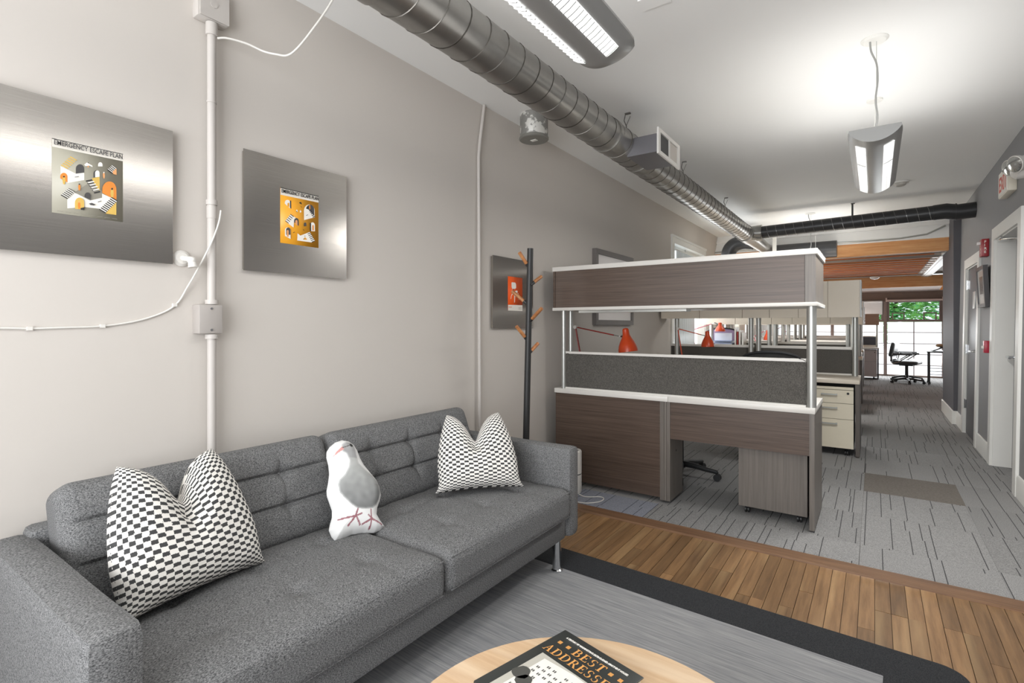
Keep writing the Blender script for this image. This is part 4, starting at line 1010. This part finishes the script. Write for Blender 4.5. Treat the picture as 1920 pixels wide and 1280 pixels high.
g = G(); g.tube(smooth_path([(-1.83, 3.50, .006), (-1.78, 3.48, .004), (-1.73, 3.50, .004), (-1.69, 3.535, .004), (-1.655, 3.54, .004), (-1.63, 3.50, .004), (-1.635, 3.44, .004), (-1.67, 3.385, .004), (-1.72, 3.35, .004), (-1.85, 3.33, .004)]), .0038, n=8)
tag(g.build('power_cord', white_lam), 'white power cord looped on the carpet by the sofa', 'cord')

# ------------------------------------------------------------------ workstation in front (dark wood)
t = thing('workstation', 'dark wood workstation with white shelf edges, nearest to the sofa', 'workstation', (-1.22, 3.95, 0))
YF = 3.69; xl, xm, xr = -2.15, -1.213, -.300
g = G(); g.box(xl, xm-.001, YF-.012, YF+.56, .733, .77, bev=.002); g.build('counter', white_lam, t)
g = G(); g.box(xm+.001, xr, YF-.012, YF+.56, .733, .77, bev=.002); g.build('counter', white_lam, t)
g = G(); g.box(xl+.002, xm-.062, YF+.008, YF+.03, .035, .732); g.build('front_panel', dark_wood, t)
g = G(); g.box(xm+.012, xr-.032, YF+.008, YF+.03, .468, .732); g.build('modesty_panel', dark_wood, t)
for x0, x1 in ((xm-.061, xm-.032), (xm-.030, xm-.014), (xm-.012, xm+.012)):
    g = G(); g.box(x0, x1, YF, YF+.30, .02, .732); g.build('end_panel', grey_wood, t)
g = G(); g.box(xr-.032, xr-.004, YF, YF+.55, .01, .732); g.build('end_panel', grey_wood, t)
g = G(); g.box(xl+.002, xl+.028, YF+.03, YF+.55, .02, .732); g.build('end_panel', grey_wood, t)
g = G(); g.cyl((xm+.012, YF+.14, .36), (xm+.0135, YF+.14, .36), .007, n=12); g.build('cam_hole', black, t)
for px, py, r in ((-2.075, YF+.012, .0185), (-2.052, YF+.085, .018), (-.322, YF+.022, .0275), (-.335, YF+.20, .018)):
    g = G(); g.cyl((px, py, .77), (px, py, 1.40), r, n=28); g.build('post', alu, t)
g = G(); g.box(-2.056, -.352, YF+.02, YF+.045, .782, 1.052); g.build('privacy_panel', fabric_panel, t)
g = G(); g.box(-2.056, -.352, YF+.012, YF+.06, 1.052, 1.07); g.box(-2.056, -.352, YF+.005, YF+.06, .77, .783); g.build('panel_rail', white_lam, t)
g = G(); g.tube([(-.39, YF+.01, 1.072), (-.37, YF+.005, 1.068), (-.352, YF+.0, 1.058)], .0022, n=6); g.tube([(-2.058, YF+.012, 1.05), (-2.045, YF+.012, 1.052), (-2.03, YF+.012, 1.053)], .0022, n=6); g.build('cable_tail', black, t)
yb = YF+.56; y0 = YF-.03
g = G(); g.box(xl-.005, xr+.015, y0-.006, yb, 1.400, 1.424, bev=.002); g.build('cabinet_bottom', white_lam, t)
g = G(); g.box(xl-.005, xr+.015, y0-.006, yb, 1.718, 1.753, bev=.002); g.build('cabinet_top', white_lam, t)
g = G(); g.box(xl+.02, xr-.055, y0+.002, y0+.022, 1.424, 1.718); g.build('cabinet_front', dark_wood, t)
g = G(); g.box(xl, xl+.018, y0, yb-.01, 1.424, 1.718); g.build('cabinet_side', dark_wood, t)
g = G(); g.box(xr-.053, xr+.005, y0, yb-.01, 1.424, 1.718); g.build('cabinet_side', grey_wood, t)
g = G(); g.box(xl+.02, xr-.055, yb-.03, yb-.01, 1.424, 1.718); g.build('cabinet_door', dark_wood, t)
g = G(); g.box(-1.96, -1.1, YF+.05, YF+.16, 1.382, 1.4); g.build('task_light', alu, t)
def castor(q, x, y, r=.025):
    q.cyl((x-.014, y, r+.001), (x-.004, y, r+.001), r, n=14); q.cyl((x+.004, y, r+.001), (x+.014, y, r+.001), r, n=14); q.cyl((x, y, r), (x, y, r*2.3), .008, n=8)
t = thing('mobile_pedestal', 'grey wood pedestal on castors seen from behind, under the dark workstation', 'pedestal', (-.555, 4.05, 0))
g = G(); g.box(-.762, -.352, 3.79, 4.22, .055, .60); g.build('body', grey_wood, t)
for x, y in ((-.715, 3.84), (-.40, 3.84), (-.715, 4.17), (-.40, 4.17)): g = G(); castor(g, x, y, .022); g.build('castor', black, t)
for z0, z1 in ((.07, .3), (.305, .44), (.445, .59)): g = G(); g.box(-.755, -.359, 4.22, 4.238, z0, z1); g.build('drawer', grey_wood, t)

# ------------------------------------------------------------------ cream workstations behind
def cream_ws(s, xl, xr, label, dz, full=True, doors=None):
    t = thing('workstation', label, 'workstation', ((xl+xr)/2, s-.3, 0), group='cream workstations in a row')
    xm = (xl+xr)/2
    for a, b in ((xl, xm-.001), (xm+.001, xr)):
        q = G(); q.box(a, b, s-.6, s+.05, .712, .75, bev=.002); q.build('counter', cream_lam, t)
    for a in (xl, xm-.02, xr-.034):
        q = G(); q.box(a, a+.034, s-.59, s+.03, .012, .711); q.cyl((a+.017, s-.57, 0), (a+.017, s-.57, .013), .012, n=8); q.build('end_panel', plain('panel_taupe_%d_%d' % (int(s*10), int(a*100)), '#5d5751', .5), t)
    for a, b in ((xl+.03, xm-.02), (xm+.02, xr-.075)):
        q = G(); q.box(a, b, s-.015, s+.015, .765, 1.022); q.build('privacy_panel', fabric_panel, t)
        q = G(); q.box(a, b, s-.025, s+.025, 1.022, 1.05); q.box(a, b, s-.025, s+.025, .75, .766); q.build('panel_rail', white_lam, t)
    zb, zt = 1.37+dz, 1.752+dz
    for px in (xl+.13, xm-.035, xm+.045, xr-.05):
        q = G(); q.cyl((px, s-.09, .75), (px, s-.09, zb), .0275, n=18); q.build('post', alu, t)
    nd = 2
    spl = doors or [xl, xl+(xm-xl)/2, xm, xm+(xr-xm)*.27, xm+(xr-xm)*.5, xm+(xr-xm)*.74, xr]
    q = G(); q.box(spl[0], spl[-1], s-.13, s+.2, zb, zt); cb = q.build('overhead_cabinet', cream_lam, t)
    for a, b in zip(spl, spl[1:]):
        q = G(); q.box(a+.0025, b-.0025, s-.15, s-.13, zb-.004, zt); q.build('cabinet_door', cream_lam, cb)
    q = G(); q.box(spl[-1], spl[-1]+.012, s-.148, s+.2, zb, zt); q.cyl((spl[-1]+.012, s-.02, zb+.08), (spl[-1]+.02, s-.02, zb+.08), .01, n=8); q.build('cabinet_side', plain('cab_side_%d' % int(s*10), '#c9cbc9', .5), cb)
    return t
cream_ws(6.6, -2.16, -.118, 'cream workstation with drawers, second from the sofa', 0, doors=[-2.215, -1.74, -1.258, -.972, -.685, -.409, -.125])
rows_ = [(8.2, -.235, 'third from the sofa'), (9.5, -.23, 'fourth from the sofa'), (10.8, -.165, 'fifth from the sofa'), (12.3, -.2, 'sixth from the sofa'), (13.8, -.19, 'seventh from the sofa')]
for s, xr_, w in rows_: cream_ws(s, -2.14, xr_, 'cream workstation with overhead cabinets, '+w, -.07)
def drawer_ped(x0, x1, y, z0, z1, label, m, splits, handles=True, key=True):
    t = thing('mobile_pedestal', label, 'pedestal', ((x0+x1)/2, y+.25, 0))
    q = G(); q.box(x0, x1, y+.02, y+.48, z0, z1); q.build('body', plain('ped_body_%d' % int(y*10), '#4a4643', .6), t)
    q = G(); q.box(x0, x1, y, y+.02, z1-.025, z1); q.build('top_rail', m, t)
    zz = [z1-.028]+splits+[z0]
    for a, b in zip(zz, zz[1:]):
        q = G(); q.box(x0, x1, y, y+.02, b+.002, a-.002); d = q.build('drawer', m, t)
        if handles:
            xc = (x0+x1)/2-.01; zc = a-.045; h = G(); h.box(xc-.068, xc-.054, y-.026, y, zc-.007, zc+.007); h.box(xc+.054, xc+.068, y-.026, y, zc-.007, zc+.007); h.box(xc-.068, xc+.068, y-.03, y-.02, zc-.006, zc+.006); h.build('handle', alu, d)
    if key:
        q = G(); q.cyl((x1-.045, y, z1-.06), (x1-.045, y-.006, z1-.06), .011, n=16); q.bar((x1-.045, y-.006, z1-.06), (x1-.045, y-.018, z1-.06), .003, .012); q.build('lock', black_met, t)
    for x in (x0+.05, x1-.06):
        for yy in (y+.06, y+.42): q = G(); castor(q, x, yy); q.build('castor', black, t)
drawer_ped(-.55, -.168, 6.02, .075, .675, 'cream three-drawer pedestal with lock under the second workstation', cream_drawer, [.515, .36])
# far workstation against the windows
t = thing('workstation', 'small workstation with tan overhead cabinet before the far windows', 'workstation', (-.6, 15.3, 0))
g = G(); g.box(-1.6, .085, 15.0, 15.6, .72, .755); g.build('counter', white_lam, t)
g = G(); g.box(.05, .08, 15.02, 15.58, .01, .72); g.build('end_panel', dark_paint, t)
g = G(); g.box(-1.5, .04, 15.5, 15.53, .80, 1.0); g.build('privacy_panel', plain('slate_fabric', '#4e535c', .8), t)
g = G(); g.box(-1.5, .05, 15.49, 15.54, 1.0, 1.025); g.box(-1.5, .05, 15.49, 15.54, .755, .80); g.box(.02, .05, 15.49, 15.54, .8, 1.0); g.build('panel_rail', white_lam, t)
for px in (.045, -1.5): g = G(); g.cyl((px, 15.42, .755), (px, 15.42, 1.3), .025, n=14); g.build('post', alu, t)
g = G(); g.box(-1.6, .085, 15.1, 15.5, 1.29, 1.555); g.build('overhead_cabinet', tan_wood, t)
drawer_ped(-.4, .045, 15.03, .06, .70, 'pale two-drawer pedestal near the far windows', plain('ped_pale', '#c9c1c2', .5), [.42], handles=False)

# ------------------------------------------------------------------ red desk lamps
def desk_lamp(label, foot, elbow, head, shade_c, sh, sr, m_shade, m_arm, rot=0, desk=.75):
    t = thing('desk_lamp', label, 'desk lamp', (foot[0], foot[1], desk))
    f = Vector(foot); e = Vector(elbow); h = Vector(head)
    q = G(); q.lathe([(0, 0), (.065, 0), (.065, .018), (.02, .024), (.012, .05), (0, .05)], (f.x, f.y, desk)); q.build('base', m_arm, t)
    q = G(); n = Vector((0, 1, 0))
    for o in (-.006, .006): q.cyl(f+n*o, e+n*o, .005, n=10)
    q.build('lower_arm', m_arm, t)
    q = G()
    d = (h-e); 
    for o in (-.006, .006): q.cyl(e+d*.05+n*o, e+d*.86+n*o, .005, n=10)
    ua = q.build('upper_arm', m_arm, t)
    q = G(); q.cyl(e+d*.85, h, .005, n=8); q.build('rod', chrome, ua)
    q = G(); q.cyl(e-n*.016, e+n*.016, .016, n=20); q.cyl(e-n*.02, e-n*.016, .006, n=10); q.build('elbow_joint', white_lam, t)
    c = Vector(shade_c)   # centre of the opening
    ax = Matrix.Rotation(rot, 3, 'Y') @ Vector((0, 0, 1))
    q = G(); pr = [(sr, 0), (sr*.985, sh*.1), (sr*.9, sh*.25), (sr*.72, sh*.42), (sr*.5, sh*.58), (sr*.36, sh*.7), (sr*.33, sh*.92), (sr*.24, sh*.97), (0, sh)]
    q.lathe(pr, c, ax, n=28); q.lathe([(sr*.97, .002), (sr*.86, sh*.25), (sr*.45, sh*.58), (0, sh*.6)], c, ax, n=28); s_ = q.build('shade', m_shade, t)
    q = G(); q.ball(c+ax*(sh*.3), sr*.42, seg=12); q.build('bulb', white_lam, s_)
    q = G(); q.cyl(h, c+ax*(sh*.72), .009, n=10); q.cyl(h-n*.02, h+n*.02, .008, n=10); q.build('swivel', chrome, t)
    return t
desk_lamp('red desk lamp on the dark wood workstation, nearest the viewer', (-2.11, 4.15, .78), (-2.206, 4.15, 1.266), (-1.775, 4.15, 1.186), (-1.705, 4.15, 1.058), .205, .082, lamp_red, lamp_darkred, -.13, desk=.77)
desk_lamp('orange-red desk lamp hanging low over the second workstation', (-1.85, 6.2, .77), (-1.923, 6.2, 1.242), (-1.605, 6.2, 1.16), (-1.579, 6.2, 1.035), .185, .072, lamp_red, lamp_red, -.03)
desk_lamp('orange-red desk lamp with raised arm, shade right above the second lamp', (-2.15, 7.9, .77), (-2.268+.02, 7.9, 1.208), (-1.91, 7.9, 1.318), (-1.84, 7.9, 1.195), .13, .072, lamp_red, lamp_pink)
desk_lamp('small orange-red desk lamp between the aluminium posts further back', (-1.5, 9.2, .77), (-1.62, 9.2, 1.1), (-1.44, 9.2, 1.2), (-1.42, 9.2, 1.045), .16, .055, lamp_red, lamp_pink)
desk_lamp('crimson desk lamp with thin dark arm, farthest back', (-1.45, 10.5, .77), (-1.50, 10.5, 1.19), (-1.37, 10.5, 1.26), (-1.355, 10.5, 1.155), .11, .036, lamp_pink, lamp_darkred)

# ------------------------------------------------------------------ chairs
def office_chair(label, loc, rz, back_top, seat_m, back_m, style='mesh', group=None):
    t = thing('office_chair', label, 'chair', loc, rz, group)
    F = MW[t.name]
    q = G(); q.cyl((0, 0, .07), (0, 0, .11), .035, n=16)
    q.cyl((0, 0, .1), (0, 0, .40), .024, .02, n=16); q.build('gas_post', black_met, t, frame=F)
    for k in range(5):
        a = 2*PI*k/5+.35; c, s = math.cos(a), math.sin(a)
        q = G(); q.tube([(0, 0, .10), (.1*c, .1*s, .098), (.22*c, .22*s, .08), (.30*c, .30*s, .072)], [.026, .023, .019, .016], n=10); b = q.build('base_leg', black, t, frame=F)
        q = G(); px, py = .30*c, .30*s
        for o in (-.013, .013): q.cyl((px-s*(o-.008), py+c*(o-.008), .03), (px-s*(o+.008), py+c*(o+.008), .03), .029, n=16)
        q.cyl((px, py, .03), (px, py, .075), .009, n=8); q.build('castor', black, b, frame=F)
    M = F @ Matrix.Translation((0, 0, .46))
    q = soft_box(.245, .235, .04, .035, .04, lambda x, y: .008*(1-(x/.25)**2), M); q.build('seat', seat_m, t)
    q = G(); q.box(-.12, .12, -.12, .12, .39, .425); q.build('seat_plate', black_met, t, frame=F)
    # back (at local -y, user faces +y)
    H0, H1 = .58, back_top
    q = G()
    W_ = .23; m = 16
    if style == 'mesh':
        out = [(-W_*.86, H0), (-W_, H0+(H1-H0)*.55)]+[(-W_*math.cos(PI*k/12), H1-.07+.07*math.sin(PI*k/12)) for k in range(13)]+[(W_, H0+(H1-H0)*.55), (W_*.86, H0)]
        pts = [(x, -.25-.04*((z-H0)/(H1-H0))+.03*(1-(x/W_)**2)*-1, z) for x, z in out]
        q.tube(pts+[pts[0]], .012, n=8, caps=False); q.build('back_frame', black, t, frame=F)
        q = G(); vs = [q.bm.verts.new(p) for p in pts]; q.bm.faces.new(vs); r = bmesh.ops.extrude_face_region(q.bm, geom=list(q.bm.faces))
        bmesh.ops.translate(q.bm, verts=[v for v in r['geom'] if isinstance(v, bmesh.types.BMVert)], vec=(0, .004, 0)); q.build('back_mesh', back_m, t, frame=F)
    else:
        R = F @ Matrix.Translation((0, -.24, (H0+H1)/2)) @ Matrix.Rotation(math.radians(80), 4, 'X')
        q = soft_box(W_, (H1-H0)/2, .04, .035, .04, lambda x, y: 0, R); q.build('backrest', back_m, t)
    q = G(); q.tube([(0, -.1, .41), (0, -.24, .42), (0, -.29, .5), (0, -.285, .7)], .016, n=8); q.build('back_support', black_met, t, frame=F)
    for s in (-1, 1):
        q = G()
        if style == 'mesh': q.tube([(s*.2, 0, .42), (s*.285, 0, .45), (s*.29, -.01, .62)], .013, n=8)
        else: q.tube([(s*.18, -.2, .42), (s*.275, -.2, .44), (s*.285, -.1, .47), (s*.285, .12, .64)], .011, n=8); q.tube([(s*.285, -.2, .66), (s*.285, -.24, .5), (s*.275, -.2, .44)], .011, n=8)
        ar = q.build('arm', chrome if style != 'mesh' else black, t, frame=F)
        q = G(); q.box(s*.285-.028, s*.285+.028, -.2, .16, .63, .665, bev=.012); q.build('arm_pad', black, ar, frame=F)
    return t
office_chair('black office chair whose base shows under the dark workstation', (-1.36, 4.47, 0), PI+.25, .93, black, mesh_black)
office_chair('black mesh-back office chair at the second workstation', (-.755, 5.28, 0), 0.05, 1.052, black, mesh_black)
office_chair('black office chair hidden behind the second workstation, only its top showing', (-.83, 7.45, 0), 0, 1.03, black, mesh_black)
office_chair('mauve office chair by the left window, seen behind the desk lamps', (-1.9, 8.58, 0), 0, 1.24, mauve, mauve)
office_chair('black leather armchair on castors by the far windows', (.59, 14.45, 0), -PI/2-.25, .90, leather, leather, 'pad')
office_chair('second black leather armchair tucked just behind the first', (.60, 15.15, 0), -PI/2-.2, .90, leather, leather, 'pad')
# things on the rear desks
t = thing('paper_tray', 'white paper tray stand beside the orange-red lamp on the rear desk', 'paper tray', (-1.83, 8.0, .75))
g = G(); g.box(-1.94, -1.70, 7.95, 8.12, .75, .76); g.box(-1.94, -1.70, 8.0, 8.012, .76, 1.17); g.build('stand', plain('tray_white', '#e4e9f2', .4), t)
g = G(); g.box(-1.95, -1.69, 7.9, 8.15, 1.05, 1.062); g.box(-1.95, -1.69, 7.9, 8.15, 1.02, 1.03); g.build('shelf', plain('tray_blue', '#8f9cc0', .4), t)
t = thing('folder_rack', 'white file folders standing behind the paper tray', 'folders', (-1.62, 8.05, .75))
for k, (dx, h, mm) in enumerate(((0, .50, white_lam), (.03, .44, lamp_darkred), (.06, .46, white_lam), (.1, .43, white_lam))):
    g = G(); g.box(-1.66+dx, -1.64+dx, 7.98, 8.2, .751, .751+h); g.build('folder', mm, t)
# far table and drawing stand
t = thing('folding_table', 'thin black table with tube legs on castors by the far windows', 'table', (1.35, 14.6, 0))
g = G(); g.box(.92, 1.9, 14.2, 15.0, .70, .725); g.build('tabletop', black_met, t)
for x, y in ((.955, 14.25), (.985, 14.5), (.97, 14.75), (.99, 14.95), (1.87, 14.25), (1.87, 14.95)):
    g = G(); g.cyl((x, y, .06), (x, y, .70), .009, n=8); l = g.build('leg', black_met, t)
    g = G(); castor(g, x, y, .028); g.build('castor', black, l)
g = G()
for z in (.18, .25, .32): g.cyl((1.0, 14.95, z), (1.87, 14.95, z), .006, n=6)
g.build('cross_rail', black_met, t)
t = thing('drawing_board', 'black tilted drawing board standing on the far table', 'drawing board', (1.22, 14.6, .725))
g = G(); g.bar((1.02, 14.6, .73), (1.45, 14.6, .92), .5, .02); g.build('board', black_met, t)
g = G(); g.bar((1.2, 14.4, .80), (1.36, 14.4, .727), .02, .02); g.bar((1.2, 14.8, .80), (1.36, 14.8, .727), .02, .02); g.build('strut', black_met, t)
g = G(); g.ball((1.17, 14.55, .845), .07, sq=(1.2, 1, .55), seg=12); tag(g.build('tan_cap', plain('tan_cloth', '#c3a27f', .8)), 'small tan object lying on the tilted drawing board', 'cap')
t = thing('pendant_lamp', 'small white cone lamp at the edge of the dark pier', 'lamp', (1.0, 12.0, 1.95))
g = G(); g.lathe([(.07, 0), (.02, .08), (.012, .1), (0, .1)], (1.02, 12, 1.92)); g.lathe([(.066, .002), (0, .07)], (1.02, 12, 1.92)); g.build('shade', p_skin, t)
g = G(); g.cyl((1.02, 12, 2.02), (1.02, 12, 2.40), .004, n=6); g.build('cord', white_lam, t)

# ------------------------------------------------------------------ things on the right wall
def rw(name, label, cat, y, z): return thing(name, label, cat, M=RWM @ Matrix.Translation((0, y, z)))
RT = lambda y, z, x: RWM @ Matrix(((0, 0, -1, x), (-1, 0, 0, y), (0, 1, 0, z), (0, 0, 0, 1)))     # lettering that faces into the room
t = rw('exit_sign', 'white exit sign with red letters high on the right wall', 'exit sign', 5.78, 2.345)
g = G(); g.box(-.055, 0, 5.60, 5.97, 2.345, 2.56, bev=.006); g.build('housing', plain('sign_beige', '#e4ddcd', .45), t, frame=RWM)
g = G(); g.box(-.058, -.055, 5.61, 5.96, 2.355, 2.55); g.build('face_plate', p_white, t, frame=RWM)
text('EXIT', red_print, t, RT(5.935, 2.39, -.0585), .30, .125, bold=.02)
t = rw('emergency_light', 'white twin-head emergency light beside the exit sign', 'emergency light', 5.08, 2.32)
g = G(); g.lathe([(0, 0), (.075, 0), (.082, .02), (.08, .09), (.06, .115), (0, .12)], (0, 5.08, 2.40), (-1, 0, 0), n=32); g.build('canister', white_lam, t, frame=RWM)
for y, z, d in ((5.16, 2.425, (-.8, -.4, -.2)), (4.95, 2.40, (-.8, -.5, -.3))):
    g = G(); c = Vector((-.105, y, z)); v = Vector(d).normalized(); g.lathe([(0, -.05), (.03, -.05), (.055, -.01), (.06, .02), (.055, .022)], c, v, n=24); g.cyl((-.06, 5.08, 2.40), c-v*.04, .014, n=10); h = g.build('lamp_head', white_lam, t, frame=RWM)
    g = G(); g.lathe([(0, .005), (.03, .008), (.052, .022), (.03, .03), (0, .033)], c, v, n=24); g.build('lens', plain('reflector_%d' % int(y*100), '#c8c9c6', .12, .8), h, frame=RWM)
t = rw('fire_strobe', 'red fire alarm strobe above the framed picture on the right wall', 'fire alarm', 6.85, 1.95)
g = G(); g.box(-.055, 0, 6.78, 6.90, 1.955, 2.125, bev=.004); g.build('housing', fire_red, t, frame=RWM)
g = G(); g.box(-.085, -.055, 6.82, 6.86, 2.07, 2.1, bev=.006); g.build('strobe_lens', lens_glass, t, frame=RWM)
for k, ch in enumerate('FIRE'):
    text(ch, p_white, t, RWM @ Matrix(((1, 0, 0, -.037), (0, 0, -1, 6.7785), (0, 1, 0, 2.085-.033*k), (0, 0, 0, 1))), None, .024, bold=.02)
for k, ch in enumerate('FIRE'): text(ch, p_white, t, RT(6.85, 2.085-.033*k, -.0556), None, .024, bold=.02)
t = rw('picture_frame', 'dark framed picture leaning off the right wall between the doors', 'picture', 6.8, 1.45)
FM = RWM @ Matrix.Translation((-.004, 0, 1.46)) @ Matrix.Rotation(-.06, 4, 'Y')
g = G(); fy0, fy1, fh = 6.62, 7.06, .40
for a, b, c, d in ((fy0, fy0+.035, 0, fh), (fy1-.035, fy1, 0, fh), (fy0+.035, fy1-.035, 0, .035), (fy0+.035, fy1-.035, fh-.035, fh)): g.box(-.036, 0, a, b, c, d)
g.build('frame', plain('frame_black', '#3a3637', .35), t, frame=FM)
g = G(); g.box(-.026, 0, fy0+.03, fy1-.03, .03, fh-.03); g.build('mat_board', plain('mat_light', '#d5d2cd', .15), t, frame=FM)
g = G(); g.box(-.0275, -.025, fy0+.13, fy1-.13, .13, fh-.1); g.build('print', plain('print_grey', '#77736f', .2), t, frame=FM)
t = rw('fire_pull_station', 'small red fire alarm pull station at hand height by the door', 'fire alarm', 6.62, 1.02)
g = G(); g.box(-.045, 0, 6.58, 6.66, 1.02, 1.135, bev=.005); g.build('housing', plain('pull_red', '#b31f3a', .35), t, frame=RWM)
g = G(); g.box(-.058, -.045, 6.59, 6.65, 1.06, 1.085, bev=.003); g.build('pull_handle', p_white, t, frame=RWM)

# ------------------------------------------------------------------ trees beyond the far windows
for x, y, r, lab in ((.5, 19.3, 1.25, 'leafy green tree behind the clear upper far window'), (3.4, 19.6, 1.2, 'leafy green tree at the right edge of the far windows')):
    t = thing('tree', lab, 'tree', (x, y, 0))
    g = G(); g.tube([(x, y, 0), (x+.05, y, .8), (x-.05, y, 1.5), (x+.1, y, 2.4)], [.1, .08, .06, .03], n=8); g.build('trunk', bark, t)
    g = G()
    for k in range(4200):
        v = Vector((random.gauss(0, 1), random.gauss(0, .7), random.gauss(0, .75))); v = v.normalized()*r*random.random()**.45
        c = Vector((x, y, 1.8))+v; s = random.uniform(.05, .11)
        M = Matrix.Translation(c) @ Matrix.Rotation(random.uniform(0, 6), 4, 'Z') @ Matrix.Rotation(random.uniform(-1.2, 1.2), 4, 'X')
        g.poly([M @ Vector(p) for p in ((-s, 0, 0), (0, -s*.4, .01), (s, 0, 0), (0, s*.4, .01))])
    o = g.build('foliage', leaf_m, t, normals=False); o['kind'] = 'stuff'
S.cycles.max_bounces = 8; S.cycles.diffuse_bounces = 5; S.cycles.glossy_bounces = 4; S.cycles.transmission_bounces = 6
S.cycles.use_denoising = True; S.cycles.sample_clamp_indirect = 6
